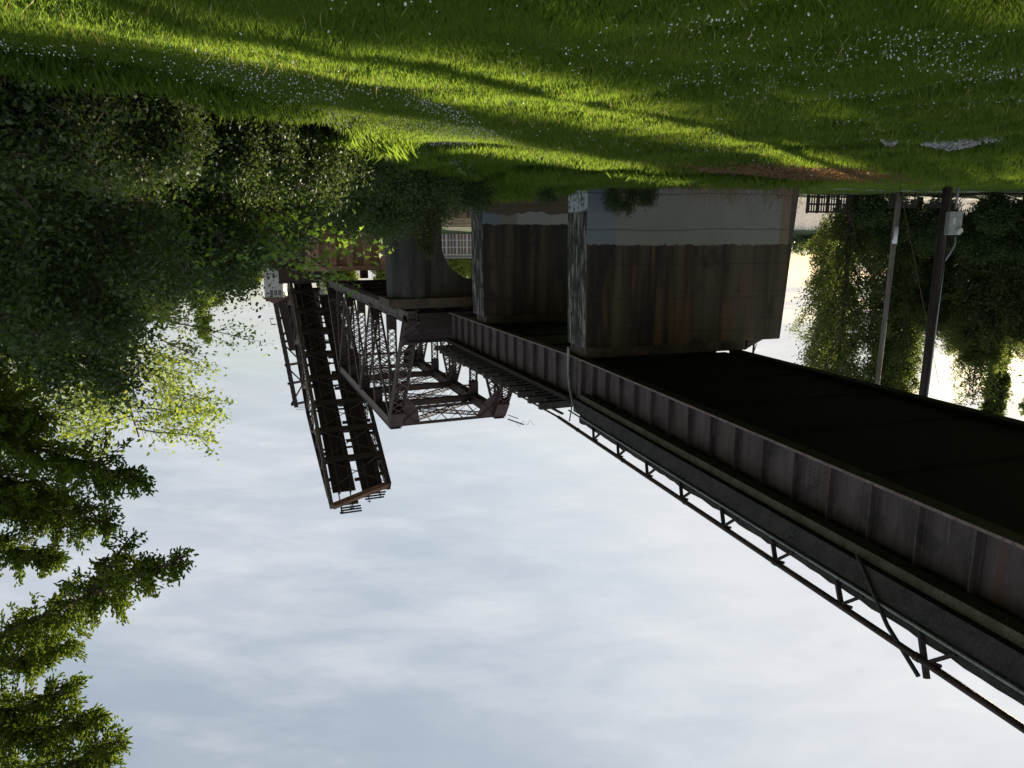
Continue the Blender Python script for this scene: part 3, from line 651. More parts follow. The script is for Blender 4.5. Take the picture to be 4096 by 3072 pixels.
# operator's house, pale siding, gable roof
oh = thing('operator_house', (46.5, 139, 0), 'small pale control house with a brown gable roof, between the tree tops and the leaf', 'house')
OF = Frame(44.3, 138.5, 9)
b = MB(); OF.box(b, 0, 5, 0, 3.5, -3, 11.9)
for i in range(24): OF.box(b, -.03, -.001, .02+i*.146, .06+i*.146, 5, 11.8)
b.build('wall', M['siding'], oh)
b = MB(); b.prism([OF(-.4, -.35, 11.85), OF(-.4, 3.85, 11.85), OF(-.4, 1.75, 13.0)], [OF(5.4, -.35, 11.85), OF(5.4, 3.85, 11.85), OF(5.4, 1.75, 13.0)]); b.build('roof', M['roof'], oh)
b = MB(); OF.box(b, -.06, -.035, .25, 2.6, 10.2, 11.5); fw = b.build('window', M['white'], oh)
b = MB()
for i in range(3): OF.box(b, -.075, -.061, .35+i*.75, .98+i*.75, 10.3, 11.4)
b.build('pane', M['glass'], fw)
b = MB(); b.tube([OF(1, 3.0, 12.4), OF(1, 3.0, 13.7)], .04, 5); b.build('antenna', M['steel'], oh)

# ------------------------------------------------------------------ poles, wire, fence, benches on the left
def pole(x, y, r, h, mat, label, lean=(0, 0)):
    z0 = G0(x, y); t = thing('utility_pole', (x, y, z0), label, 'utility pole', None)
    b = MB(); b.tube([(x+lean[0]*k/8, y+lean[1]*k/8, z0-.3+(h+.3)*k/8) for k in range(9)], [r*(1-.22*k/8) for k in range(9)], 16); b.build('shaft', mat, t, True)
    return t, z0
pn, zp_ = pole(-15.98, 27, .165, 11.5, M['wood'], 'thick near black utility pole with a grey meter box strapped to it')
yb = 26.76
b = MB(); b.hexa([(-16.36, yb-.28, -.86), (-15.88, yb-.28, -.86), (-15.88, yb, -.86), (-16.36, yb, -.86), (-16.36, yb-.28, -.02), (-15.88, yb-.28, -.02), (-15.88, yb, -.02), (-16.36, yb, -.02)])
mb_ = b.build('meter_box', M['box'], pn); bv = mb_.modifiers.new('bevel', 'BEVEL'); bv.width = .02
b = MB(); b.tube([(-16.29, yb-.281, -.17), (-16.29, yb-.36, -.17)], [.115, .09], 16); b.build('meter', M['white'], mb_, False)
b = MB(); b.beam((-16.05, yb-.287, -.40), (-16.05, yb-.287, -.62), .10, .012, side=(1, 0, 0)); b.build('notice', M['white'], mb_)
b = MB(); b.tube([(-16.15, yb-.12, -.93), (-16.15, yb-.12, zp_)], .045, 8); b.tube([(-16.25, yb-.14, .03), (-16.27, yb-.14, .35), (-16.15, yb-.08, .68), (-16.06, yb+.04, .95), (-16.05, yb+.06, 8)], .035, 8); b.build('conduit', M['gpipe'], pn, True)
b = MB(); b.tube([(-16.09, yb-.1, .03), (-16.05, yb-.02, .6), (-16.01, yb+.02, 3), (-15.99, yb+.05, 9)], .022, 8); b.build('cable', M['tyre'], pn, True)
pf, zf_ = pole(-23.72, 45, .17, 13, M['greywood'], 'slim distant utility pole with a white wrap, left grey by the weather', (.1, 0))
b = MB(); b.tube([(-23.72, 45, -.53), (-23.71, 45, .50)], .175, 16); b.build('white_wrap', M['white'], pf, True)
gx, gy = -14.1, 27.0; g0 = G0(gx, gy)
b = MB(); e = Vector((-19.5, 31.0, 8.0)); s_ = Vector((gx, gy, g0-.1)); b.tube([s_+(e-s_)*.0, s_+(e-s_)*1.0], .008, 6)
gw = thing('guy_wire', (gx, gy, g0), 'thin slanting guy wire anchored in the grass in front of the utility pole', 'guy wire')
b.build('wire', M['rust'], gw); b = MB(); b.tube([s_, s_+(e-s_)*.075], .012, 6); b.tube([s_+(e-s_)*.06, s_+(e-s_)*.1], [.05, .02], 8); b.build('anchor_rod', M['steel'], gw)
def rail_fence(x0, y0, x1, y1):
    t = thing('fence', ((x0+x1)/2, (y0+y1)/2, G0((x0+x1)/2, y0)), 'dark wooden fence of upright slats above the water beside the painted pier', 'fence')
    n = 7; A = Vector((x0, y0, 0)); B = Vector((x1, y1, 0))
    for i in range(n+1):
        p = A+(B-A)*i/n; z = -2.95; b = MB(); b.beam(p+Vector((0, 0, z)), p+Vector((0, 0, -1.5)), .13, .13); b.build('post', M['tie'], t)
    for z in (-2.62, -2.12, -1.60):
        b = MB(); b.beam(A+Vector((0, -.04, z)), B+Vector((0, -.04, z)), .05, .12); b.build('rail', M['tie'], t)
    b = MB(); m_ = n*4
    for i in range(m_): p = A+(B-A)*(i+.5)/m_; b.beam(p+Vector((0, -.09, -2.85)), p+Vector((0, -.09, -1.62)), .09, .03)
    b.build('slats', M['tie'], t)
rail_fence(-25.6, 51.6, -20.4, 50.6)
def bench(x, y, rz, label):
    z = G0(x, y); t = thing('park_bench', (x, y, z), label, 'bench'); c, s = math.cos(rz), math.sin(rz)
    P = lambda a, b_, h: Vector((x+a*c-b_*s, y+a*s+b_*c, z+h))
    bb = MB()
    for k in range(4): bb.beam(P(-.9, -.2+.13*k, .45), P(.9, -.2+.13*k, .45), .1, .04)
    bb.build('seat', M['tie'], t); bb = MB()
    for k in range(3): bb.beam(P(-.9, .28+.03*k, .6+.14*k), P(.9, .28+.03*k, .6+.14*k), .03, .1)
    bb.build('backrest', M['tie'], t)
    for a in (-.7, .7):
        bb = MB(); bb.beam(P(a, -.15, 0), P(a, -.15, .43), .07, .07); bb.beam(P(a, .22, 0), P(a, .34, .95), .07, .07); bb.beam(P(a, -.2, .41), P(a, .3, .41), .06, .05); bb.build('leg', M['tie'], t)
bench(-24.8, 46.3, .1, 'dark timber bench on the lower lawn beside the slim distant pole')
bench(-27.9, 47.2, -.25, 'dark slatted bench further left, under the trees by the water')

# ------------------------------------------------------------------ vegetation
def rvec(n):
    v = rng.normal(size=(n, 3)); return v/np.linalg.norm(v, axis=1, keepdims=True)
def leaves(name, C, size, mat, parent, asp=.55, droop=0.0, var=.35):
    C = np.asarray(C); n = len(C); u = rvec(n); u[:, 2] -= droop; u /= np.linalg.norm(u, axis=1, keepdims=True)
    w_ = rvec(n); v = np.cross(u, w_); v /= np.linalg.norm(v, axis=1, keepdims=True)
    s = (size*(1+var*rng.uniform(-1, 1, n)))[:, None]
    nn = np.cross(u, v)
    V = np.stack([C-u*s*.5, C+v*s*asp*.5+nn*s*.10, C+u*s*.5, C-v*s*asp*.5+nn*s*.10], 1).reshape(-1, 3)
    return np_mesh(name, V, np.arange(4*n).reshape(n, 4), mat, parent)
def maple_leaves(name, C, size, mat, parent):
    ang = np.array([-90, -40, -18, 10, 35, 62, 90, 118, 145, 170, 198, 220]); rad = np.array([.35, .62, .35, .95, .5, .6, 1.15, .6, .5, .95, .35, .62])
    C = np.asarray(C); n = len(C); u = rvec(n); u[:, 2] *= .45; u[:, 2] -= .45; u /= np.linalg.norm(u, axis=1, keepdims=True)
    v = np.cross(u, rvec(n)*np.array([1, 1, 1.4])); v /= np.linalg.norm(v, axis=1, keepdims=True)
    s = (size*.5*rng.uniform(.6, 1.15, n))[:, None]; P = []
    for a, r in zip(ang, rad): P.append(C+(v*math.cos(R(a))*r+u*math.sin(R(a))*r)*s+np.cross(u, v)*s*(.25*abs(math.cos(R(a)))*r))
    V = np.stack(P, 1).reshape(-1, 3); return np_mesh(name, V, np.arange(12*n).reshape(n, 12), mat, parent)
def grow(x, y, H, r0, Rf, h0=.25, limbs=22, up=35, sub=10, per=45, sig=.16, lean=(0, 0), wob=.25, seed=1, curl=.35, z0=None, subl=.38, azf=None):
    """trunk and limbs as tubes; returns (MB, leaf centres)"""
    rg = random.Random(seed); z0 = G0(x, y) if z0 is None else z0
    b = MB(); K = 9; tp = []
    ph = rg.uniform(0, 6)
    for k in range(K+1):
        t = k/K; tp.append(Vector((x+lean[0]*t+wob*math.sin(ph+t*4)*t, y+lean[1]*t+wob*math.cos(ph*1.3+t*3.3)*t, z0-.3+(H+.3)*t)))
    b.tube(tp, [r0*(1-.9*k/K)+.01 for k in range(K+1)], 10)
    C = []
    def at(t): q = t*K; i = min(int(q), K-1); return tp[i].lerp(tp[i+1], q-i)
    for i in range(limbs):
        t = h0+(1-h0)*(i+rg.random())/limbs*.97
        az = azf(i) if azf else i*2.39996+rg.uniform(-.4, .4); L = Rf((t-h0)/(1-h0))*rg.uniform(.7, 1.2)
        if L < .25: L = .25
        el = R(up+rg.uniform(-12, 12)); d = Vector((math.cos(az)*math.cos(el), math.sin(az)*math.cos(el), math.sin(el)))
        p = at(t); pts = [p]; n = 6
        for k in range(n):
            d = (d+Vector((rg.uniform(-.16, .16), rg.uniform(-.16, .16), rg.uniform(-.12, .12)+curl*.12))).normalized(); p = p+d*L/n; pts.append(p)
        rr = max(.012, r0*.38*(1-t*.6)*min(1, L/2.5)); b.tube(pts, [rr*(1-.85*k/n)+.004 for k in range(n+1)], 5)
        for j in range(sub):
            s = .22+.78*(j+rg.random())/sub; q = s*n; i_ = min(int(q), n-1); sp = pts[i_].lerp(pts[i_+1], q-i_); dd = (pts[i_+1]-pts[i_]).normalized()
            e = Vector((rg.gauss(0, 1), rg.gauss(0, 1), rg.gauss(0, .8))).normalized(); dd = (dd*.9+e*.8).normalized()
            l = L*subl*(1.15-.7*s)*rg.uniform(.6, 1.3)+.15; q_ = [sp]
            for k in range(3): dd = (dd+Vector((rg.uniform(-.2, .2), rg.uniform(-.2, .2), rg.uniform(-.15, .15)+curl*.1))).normalized(); sp = sp+dd*l/3; q_.append(sp)
            b.tube(q_, [.012, .009, .006, .003], 4, False)
            Q = np.array([tuple(v) for v in q_]); m_ = int(per*rg.uniform(.5, 1.4)); tt = rng.uniform(.1, 3, m_); ii = np.minimum(tt.astype(int), 2); f = (tt-ii)[:, None]
            C.append(Q[ii]*(1-f)+Q[ii+1]*f+rng.normal(size=(m_, 3))*sig)
    return b, np.concatenate(C)
def tree(name, label, cat, group, x, y, H, r0, Rf, leaf, size, mat='bark', **kw):
    z0 = kw.get('z0') if kw.get('z0') is not None else G0(x, y)
    b, C = grow(x, y, H, r0, Rf, **kw)
    t = thing(name, (x, y, z0), label, cat, group)
    b.build('trunk', M[mat], t, True); leaves('crown', C, size, M[leaf], t, .6)
    return t
dome = lambda r, a=.55: (lambda t: r*(max(0, 1-((t-a)/(1.05-a if t > a else a+.25))**2)**.5))
# trees by the water on the left, seen below the girders with the light behind them
PG = 'backlit trees by the water'
def pop(x, y, H, r, seed, label, **kw):
    tree('poplar_tree', label, 'tree', PG, x, y, H, .22, lambda t: r*(.75+.5*math.sin(min(1, t*1.1)*2.8))*(1-.35*t), 'poplar', .17, **{**dict(h0=.03, limbs=74, up=46, sub=12, per=50, sig=.24, seed=seed, curl=.9, subl=.42), **kw})
pop(-24.6, 53, 19, 4.4, 11, 'backlit bushy poplar nearest the painted pier, its edge against the pale sky')
pop(-28.8, 54.5, 19, 3.0, 12, 'backlit upright poplar just left of the slim distant pole')
pop(-35.0, 52.5, 11, 3.6, 13, 'shorter backlit poplar seen left of the thick near pole')
pop(-33.2, 41.5, 6.2, 3.2, 14, 'low dark poplar at the far left edge, nearest of the waterside trees', h0=.05)
pop(-43.5, 60, 11, 4.2, 15, 'poplar outside the left edge of the view, last of the waterside row')
pop(-27.0, 60.5, 18, 3.6, 16, 'poplar standing behind the slim distant pole, furthest back')
pop(-33.4, 61, 17, 2.6, 17, 'poplar right behind the thick near pole at the water edge')
pop(-36.6, 55, 15, 3.2, 19, 'airy half transparent poplar between the thick near pole and the left edge', limbs=46, per=15)
pop(-31.6, 56.8, 18.5, 2.6, 20, 'narrow poplar filling in between the two poles')
pop(-33.8, 57, 9, 3.0, 21, 'round headed poplar in the middle row behind the thick near pole')
pop(-37.0, 50.5, 9, 3.0, 22, 'short poplar by the water at the left edge of the view')
pop(-38.6, 60, 11.5, 3.6, 18, 'poplar in the back row at the left edge of the view')
for i, (x, y, H, r) in enumerate([(-25.0, 50.4, 1.2, 1.5), (-27.2, 52, 2.2, 2.0), (-29.5, 50, 2.6, 2.2), (-33.8, 48.5, 3.2, 2.4), (-31.0, 52.6, 3, 2.4), (-36.0, 50, 3.4, 2.6), (-28.6, 54.5, 3.2, 2.2), (-32.0, 49, 3.6, 2.2), (-35.2, 47, 3.4, 2.2), (-30.6, 46.3, 1.8, 1.3), (-37.0, 44, 4.0, 2.6), (-25.6, 54.5, 3.0, 1.8)]):
    tree('shrub', 'dark bush at the foot of the poplars by the water', 'bush', 'bushes below the poplars', x, y, H, .06, dome(r, .35), 'shrub', .15, h0=.05, limbs=26, up=40, sub=8, per=42, sig=.2, seed=30+i)
# unseen trees added outside the left frame edge to shade the lawn
for i, (x, y, H, r) in enumerate([(-40.9, 51.6, 22.5, 3.0), (-46, 46, 23, 4.8), (-45.5, 35, 22, 5.4)]):
    tree('added_shade_tree', ['added broad tree outside the left edge that shades the daisies', 'added shade tree beyond the left edge, further back', 'added shade tree close to the left edge, near the eye'][i], 'tree', None, x, y, H, .3, dome(r), 'poplar', .5, h0=.08, limbs=40, up=35, sub=10, per=42, sig=.3, seed=50+i)

tree('added_shade_tree', 'slim tall tree added to shade a lawn strip, apart from the broad ones', 'tree', None, -42.3, 61.1, 23, .2, lambda t: 1.0, 'poplar', .3, h0=.2, limbs=60, up=50, sub=9, per=44, sig=.25, seed=59)  # added to cast the dark stripe beside the sunlit band
# right side: alders, maple, undergrowth
tree('alder_tree', 'tall airy alder with sunlit leaves against the sky, middle of the right side', 'tree', None, 13.2, 21.5, 10.6, .2, dome(3.5, .55), 'hollow', .14, h0=.22, limbs=30, up=22, sub=12, per=24, sig=.17, lean=(-1.2, 0), seed=61, curl=.25)
tree('alder_tree', 'leaning alder whose long sprays reach furthest left over the sky', 'tree', None, 15.9, 26.5, 13.6, .2, dome(4.5, .6), 'broad', .16, h0=.3, limbs=34, up=18, sub=13, per=28, sig=.2, lean=(-1.5, 0), seed=62, curl=.1)
tree('alder_tree', 'pale leafed alder at the right edge behind the fir branches', 'tree', None, 15.3, 20.5, 11.6, .22, dome(3.8, .6), 'broadl', .15, h0=.2, limbs=30, up=26, sub=12, per=22, sig=.2, seed=63)
tree('alder_tree', 'dark trunked alder at the far right behind the undergrowth', 'tree', None, 19.5, 26, 12.5, .26, dome(4.2, .6), 'hollow', .17, h0=.15, limbs=30, up=28, sub=11, per=18, sig=.22, seed=64)
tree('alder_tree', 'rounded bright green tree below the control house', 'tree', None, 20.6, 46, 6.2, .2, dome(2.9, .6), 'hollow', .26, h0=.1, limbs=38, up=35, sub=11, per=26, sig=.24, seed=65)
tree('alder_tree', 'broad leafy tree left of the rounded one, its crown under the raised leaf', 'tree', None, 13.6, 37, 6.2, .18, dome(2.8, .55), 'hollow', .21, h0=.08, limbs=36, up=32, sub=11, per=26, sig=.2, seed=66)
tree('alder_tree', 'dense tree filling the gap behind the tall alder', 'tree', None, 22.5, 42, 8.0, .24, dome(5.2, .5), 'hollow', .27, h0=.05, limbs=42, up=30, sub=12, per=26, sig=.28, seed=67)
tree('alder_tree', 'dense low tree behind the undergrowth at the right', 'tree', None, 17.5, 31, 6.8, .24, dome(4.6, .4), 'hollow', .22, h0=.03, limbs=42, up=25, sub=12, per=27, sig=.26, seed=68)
tree('alder_tree', 'low spreading tree in the dark hollow right of the maple', 'tree', None, 10.2, 27, 5.6, .16, dome(2.8, .4), 'hollow', .17, h0=.05, limbs=36, up=26, sub=12, per=26, sig=.18, seed=69)
tree('cedar_tree', 'small dark pointed evergreen peeping out above the tree line', 'tree', None, 17.9, 41.5, 12.6, .16, lambda t: 1.7*(1-t)+.15, 'needle', .13, h0=.2, limbs=60, up=12, sub=9, per=26, sig=.10, seed=70, curl=.3)
# undergrowth shrubs along the lawn edge
sh = []
rs = random.Random(5)
for row, (off, hh, st) in enumerate(((1.25, 1.5, 1.05), (2.8, 3.0, 1.9), (5.2, 4.9, 2.6))):
    yy = 4.0
    while yy < 25.5:
        sh.append((float(edge_x(yy))+off+rs.uniform(-.2, .25), yy+rs.uniform(-.3, .3), hh*rs.uniform(.8, 1.15)*(1.0 if yy < 15 else .75 if yy < 18 else .42), row)); yy += st*(1+.03*yy)
for i, (x, y, H, row) in enumerate(sh):
    if row == 0: H = min(H, .75 if y < 14 else .5)
    if 1106-x/y*1536 > 880 and y > 12: H = min(H, .25+.1*row)
    tree('shrub', ['low dark shrub in the front row of the undergrowth bordering the lawn', 'leafy shrub in the second row behind the lawn edge', 'tall shrub at the back of the undergrowth'][row], 'shrub', ['front undergrowth shrubs', 'middle undergrowth shrubs', 'back undergrowth shrubs'][row],
         x, y, H+(.5 if row == 0 else 1.0), .04+.01*row, dome([1.0, 1.5, 2.0][row], .3), 'shrub', .07+.012*row, h0=.02, limbs=[18, 28, 36][row], up=42, sub=9, per=[60, 66, 66][row], sig=[.12, .17, .22][row], seed=100+i)
# maple: sunlit sprays of big leaves
def maple(x, y, H, label, seed, sprays):
    z0 = G0(x, y); b, C = grow(x, y, H, .07, dome(1.9, .6), h0=.1, limbs=20, up=30, sub=7, per=11, sig=.16, seed=seed)
    for (tx, ty, tz) in sprays:
        p0 = Vector((x, y, z0+H*.72)); e = Vector((tx, ty, tz)); m1 = p0.lerp(e, .5)+Vector((0, 0, .35))
        pts = [p0.lerp(m1, t/4).lerp(m1.lerp(e, t/4), t/4) for t in range(5)]; b.tube(pts, [.022, .017, .012, .008, .004], 5)
        Q = np.array([tuple(q) for q in pts]); tt = rng.uniform(1.2, 4, 60); ii = np.minimum(tt.astype(int), 3); f = (tt-ii)[:, None]
        C = np.concatenate([C, Q[ii]*(1-f)+Q[ii+1]*f+rng.normal(size=(60, 3))*np.array([.13, .13, .12])])
    t = thing('maple_tree', (x, y, z0), label, 'tree'); b.build('trunk', M['bark'], t, True); maple_leaves('crown', C, .155, M['maple'], t)
maple(5.6, 13.9, 2.9, 'young maple with big bright lobed leaves reaching up in front of the truss', 201, [(2.75, 13.2, .95), (3.05, 13.0, .75), (2.25, 13.4, .25), (3.6, 13.3, .75), (2.45, 13.2, .5), (4.1, 13.2, .5), (2.9, 13.3, .1)])
maple(6.3, 12.6, 2.7, 'second maple clump with lobed leaves, lower and right of the bright sprays', 202, [(5.0, 12.0, .7), (4.3, 12.3, .5)])
# drooping evergreen sapling in front of the arch
def hemlock(x, y, H, label, seed):
    z0 = G0(x, y); rg = random.Random(seed); b = MB(); b.tube([(x, y, z0-.2), (x+.02, y, z0+H*.5), (x+.05, y, z0+H)], [.04, .03, .008], 8); C = []
    for i in range(34):
        t = .1+.9*i/34; az = i*2.4; L = (.95*(1-t)+.25)*rg.uniform(.8, 1.2); p = Vector((x+.05*t, y, z0+H*t)); d = Vector((math.cos(az), math.sin(az), .45)).normalized(); pts = [p]
        for k in range(5): d = (d+Vector((0, 0, -.32))).normalized(); p = p+d*L/5; pts.append(p)
        b.tube(pts, [.012, .01, .008, .006, .004, .003], 4)
        Q = np.array([tuple(q) for q in pts]); tt = rng.uniform(.5, 5, 150); ii = np.minimum(tt.astype(int), 4); f = (tt-ii)[:, None]; c = Q[ii]*(1-f)+Q[ii+1]*f+rng.normal(size=(150, 3))*.045; c[:, 2] -= rng.exponential(.11, 150); C.append(c)
    t = thing('hemlock_tree', (x, y, z0), label, 'tree'); b.build('trunk', M['bark'], t); leaves('crown', np.concatenate(C), .095, M['hemlock'], t, .25, droop=1.3)
hemlock(2.6, 22.5, 3.0, 'small dark hemlock sapling with drooping fronds in front of the arched pier', 301)

# big fir whose boughs hang in from the right
fx, fy = 9.2, 8.6; fz = G0(fx, fy)
fir = thing('fir_tree', (fx, fy, fz), 'big fir standing outside the right edge, its sunlit boughs reaching over the sky', 'tree')
b = MB(); b.tube([(fx, fy, fz-.3), (fx, fy+.05, 4), (fx+.1, fy, 9), (fx+.1, fy, 13)], [.26, .2, .12, .03], 12); b.build('trunk', M['bark'], fir, True)
def px(x, y, Y):    # point at depth Y seen at photograph position x, y (2212 x 1659)
    a = (1106-x)/1536.; v = (y-829.5)/1536.; p = R(PITCH); yy = math.cos(p)-v*math.sin(p); zz = math.sin(p)+v*math.cos(p); k_ = Y/yy
    return Vector((a*k_, Y, zz*k_))
def bough(ctrl, width, seed, root=True):
    rg = random.Random(seed); pts = [Vector(c) for c in ctrl]
    if root: pts = [Vector((fx+.02, fy, max(pts[0].z-.5, fz+1.5)))]+pts
    q = []; n = 10
    for a, c in zip(pts, pts[1:]):
        for k in range(n): q.append(a.lerp(c, k/n))
    q.append(pts[-1]); sm = q[:]
    for _ in range(6): sm = [sm[0]]+[(sm[i-1]+sm[i]*2+sm[i+1])/4 for i in range(1, len(sm)-1)]+[sm[-1]]
    b = MB(); m_ = len(sm); b.tube(sm, [.05*(1-.88*i/m_) for i in range(m_)], 6); C = []; U = []
    L = sum((sm[i+1]-sm[i]).length for i in range(m_-1)); nt = int(L*46); s0 = .22 if root else 0
    for j in range(nt):
        s = s0+(1-s0)*(j+rg.random())/nt; k = min(int(s*(m_-1)), m_-2); p = sm[k].lerp(sm[k+1], s*(m_-1)-k); d = (sm[k+1]-sm[k]).normalized()
        e = Vector((rg.gauss(0, 1), rg.gauss(0, 1), rg.gauss(0, 1)+.15)).normalized(); e = (e+d*.65+Vector((0, 0, .12))).normalized()
        prof = min(1, (1-s)*3.2+.30)*min(1, .45+s*1.5); l = width*prof*rg.uniform(.45, 1.15)*(.7+.5*math.sin(s*23+seed)**2)
        ps = [p]
        for k in range(4): e = (e+Vector((rg.uniform(-.15, .15), rg.uniform(-.15, .15), .10))).normalized(); p = p+e*l/4; ps.append(p)
        b.tube(ps, [.009, .008, .006, .005, .003], 4, False)
        ns = max(6, int(l*92))
        for i in range(ns):
            f = (.25+.75*rg.random())*4; k = min(int(f), 3); c = ps[k].lerp(ps[k+1], f-k)
            C.append(tuple(c+Vector((rg.gauss(0, .025), rg.gauss(0, .025), rg.gauss(0, .025))))); u = (e*.8+Vector((rg.gauss(0, .55), rg.gauss(0, .55), rg.gauss(0, .55)))).normalized(); U.append(tuple(u))
    return b, np.array(C), np.array(U)
def shoots(name, C, U, ln, wd, mat, parent):
    n = len(C); P = []
    w_ = rvec(n); v = np.cross(U, w_); v /= np.linalg.norm(v, axis=1, keepdims=True); x_ = np.cross(U, v); l = (ln*rng.uniform(.6, 1.3, n))[:, None]
    for a in (0, 60, 120):
        s = v*math.cos(R(a))+x_*math.sin(R(a)); P += [C, C+s*wd*.5+U*l*.55, C+U*l, C-s*wd*.5+U*l*.45]
    V = np.stack(P, 1).reshape(-1, 3); return np_mesh(name, V, np.arange(12*n).reshape(3*n, 4), mat, parent)
BS = [([px(-90, 930, 9.2), px(120, 980, 8.9), px(315, 1042, 8.5)], .55, 1), ([px(-90, 1060, 9.3), px(60, 1090, 9.2), px(240, 1130, 8.9)], .62, 2),
      ([px(-80, 1150, 9), px(20, 1185, 8.8), px(130, 1205, 8.6)], .38, 3), ([px(-120, 1000, 10), px(0, 1030, 9.8), px(150, 1080, 9.6)], .7, 13),
      ([px(-90, 1410, 8.9), px(60, 1345, 8.6), px(230, 1270, 8.3), px(395, 1205, 7.9)], .48, 4), ([px(190, 1290, 8.4), px(235, 1225, 8.4), px(282, 1160, 8.4)], .30, 5, False),
      ([px(-90, 1460, 9), px(50, 1420, 8.8), px(160, 1385, 8.6)], .42, 6), ([px(-90, 1540, 8.4), px(60, 1530, 8.3), px(168, 1470, 8.2)], .36, 7),
      ([px(-90, 1590, 8.3), px(80, 1580, 8.1), px(225, 1545, 7.9)], .44, 8), ([px(-70, 1690, 8.3), px(120, 1670, 8.1), px(262, 1600, 7.8)], .50, 9),
      ([px(-80, 1740, 8), px(100, 1750, 7.9), px(250, 1700, 7.7)], .6, 10), ([px(-100, 850, 9.6), px(-20, 880, 9.5), px(90, 900, 9.3)], .6, 11)]
for ctrl, wd, sd_, *rt in BS:
    b, C, U = bough(ctrl, wd, sd_, not rt); bo = b.build('bough', M['bark'], fir); shoots('foliage', C, U, .07, .026, M['needle'], bo)
# cones
# weeds against the nearest pier
for i, (x, y, H, r) in enumerate([(-3.75, 28.2, .75, .5), (-4.5, 28.2, .8, .55), (-5.3, 28.3, .5, .5), (-1.2, 27.4, .35, .5)]):
    tree('weed_clump', ['dark leafy weeds at the right corner of the painted pier', 'dark leafy weeds against the right part of the painted pier face', 'low weeds a little further left along the painted pier', 'weeds on the bank just right of the painted pier'][i], 'weeds', None, x, y, H+.3, .02, dome(r, .35), 'shrub', .06, h0=.02, limbs=18, up=50, sub=6, per=30, sig=.08, seed=400+i)
# ------------------------------------------------------------------ grass, daisies, weeds, gravel
def cut(x, y):     # bare spots: gravel heap, bracken patch
    return ((((x+8.3)/.75)**2+((y-14.0)/.62)**2) > 1) & ((((x+7.05)/.25)**2+((y-13.9)/.22)**2) > 1) & ((((x+7.3)/2.5)**2+((y-19.2+.1*(x+7.3))/1.5)**2) > 1.0*rng.uniform(.35, 1.1, np.shape(x))+.35*np.sin(x*3.1)*np.sin(y*4))
def in_lawn(x, y): return (x < edge_x(y)-.02) & (y < 52) & cut(x, y)
def blades(name, n, dmin, dmax, hfun, wfun, mat, mask, label, pw=1.0, az=(-46, 44), lean=.5):
    u = rng.uniform(0, 1, n); d = (dmin**(1-pw)+u*(dmax**(1-pw)-dmin**(1-pw)))**(1/(1-pw)) if pw != 1 else dmin*(dmax/dmin)**u
    a = np.radians(rng.uniform(az[0], az[1], n)); x = d*np.sin(a); y = d*np.cos(a); k = mask(x, y); x, y, d = x[k], y[k], d[k]; n = len(x)
    z = gz(x, y); h = hfun(x, y, d)*rng.uniform(.55, 1.25, n); w_ = wfun(d)*rng.uniform(.7, 1.3, n)
    t = rng.uniform(0, 2*np.pi, n); le = rng.uniform(0, lean, n)*h; t2 = rng.uniform(0, 2*np.pi, n)
    sx, sy = np.cos(t)*w_/2, np.sin(t)*w_/2; lx, ly = np.cos(t2)*le, np.sin(t2)*le
    V = np.stack([np.stack([x-sx, y-sy, z-.02], -1), np.stack([x+sx, y+sy, z-.02], -1), np.stack([x+sx*.75+lx*.35, y+sy*.75+ly*.35, z+h*.6], -1), np.stack([x+lx, y+ly, z+h], -1)], 1).reshape(-1, 3)
    return props(np_mesh(name, V, np.arange(4*n).reshape(n, 4), mat), label, kind='stuff')
def clump(x, y): return .5+.5*np.sin(x*2.3+1.3*np.sin(y*1.7))*np.sin(y*2.1+1.1*np.sin(x*1.9))
def mown(x, y):      # 1 on the mown right part of the lawn
    return np.clip((x-(edge_x(y)-2.7))/.5, 0, 1)*np.clip((edge_x(y)-.25-x)/.2, 0, 1)
hf = lambda x, y, d: (.065+.085*clump(x, y)+.03*clump(x*3.1+1, y*2.7))*(1-.62*mown(x, y))*(1+.9*np.exp(-((edge_x(y)-x)/.35)**2))*(1+.8*np.clip((y-17)/6, 0, 1)*(y < 30))
blades('grass', 780000, 3.4, 17, hf, lambda d: .003+.00075*d, M['grass'], in_lawn, 'long sunlit and shaded lawn grass in the foreground', 1.25)
blades('grass', 300000, 16, 52, lambda x, y, d: (.13+.10*clump(x*.6, y*.6))*np.where(y > 33, .5, 1), lambda d: .005+.0009*d, M['grass'], in_lawn, 'lawn grass running up to the piers and the lower lawn', 1.5)
blades('grass', 120000, 13, 34, lambda x, y, d: .22+.22*clump(x, y)+.12*(y > 26), lambda d: .008+.001*d, M['grass'], lambda x, y: (x > edge_x(y)-.1) & (x < np.interp(y, TY, TX)+2.8) & (y > 13), 'rank grass on the bank below the lawn edge', 1.2, (-6, 25), .8)
# tall rough grass at the foot of the nearest pier
blades('grass', 60000, 19, 29, lambda x, y, d: .30+.16*clump(x, y), lambda d: .028+0*d, M['grass'], lambda x, y: in_lawn(x, y) & (y > 20.5-.1*x) & (x > -9) , 'tall rough grass at the foot of the painted pier', 1.2, (-30, 0), .8)
n = 30000; x = rng.uniform(-13, 6, n); y = rng.uniform(4, 24, n); k = in_lawn(x, y) & (clump(x*1.3+2, y*1.2) > .52) & (mown(x, y) < .5); x, y = x[k], y[k]; n = len(x)
props(leaves('lawn_weeds', np.stack([x, y, gz(x, y)+rng.uniform(.02, .11, n)], -1), .055, M['weedleaf'], None, .6), 'broad leafed clover and plantain between the grass', kind='stuff')
n = 14000; x = rng.uniform(-13, 6, n); y = rng.uniform(4, 30, n); k = in_lawn(x, y) & (mown(x, y) < .5) & (clump(x*.7, y*.9+1) > .4); x, y = x[k], y[k]; n = len(x)
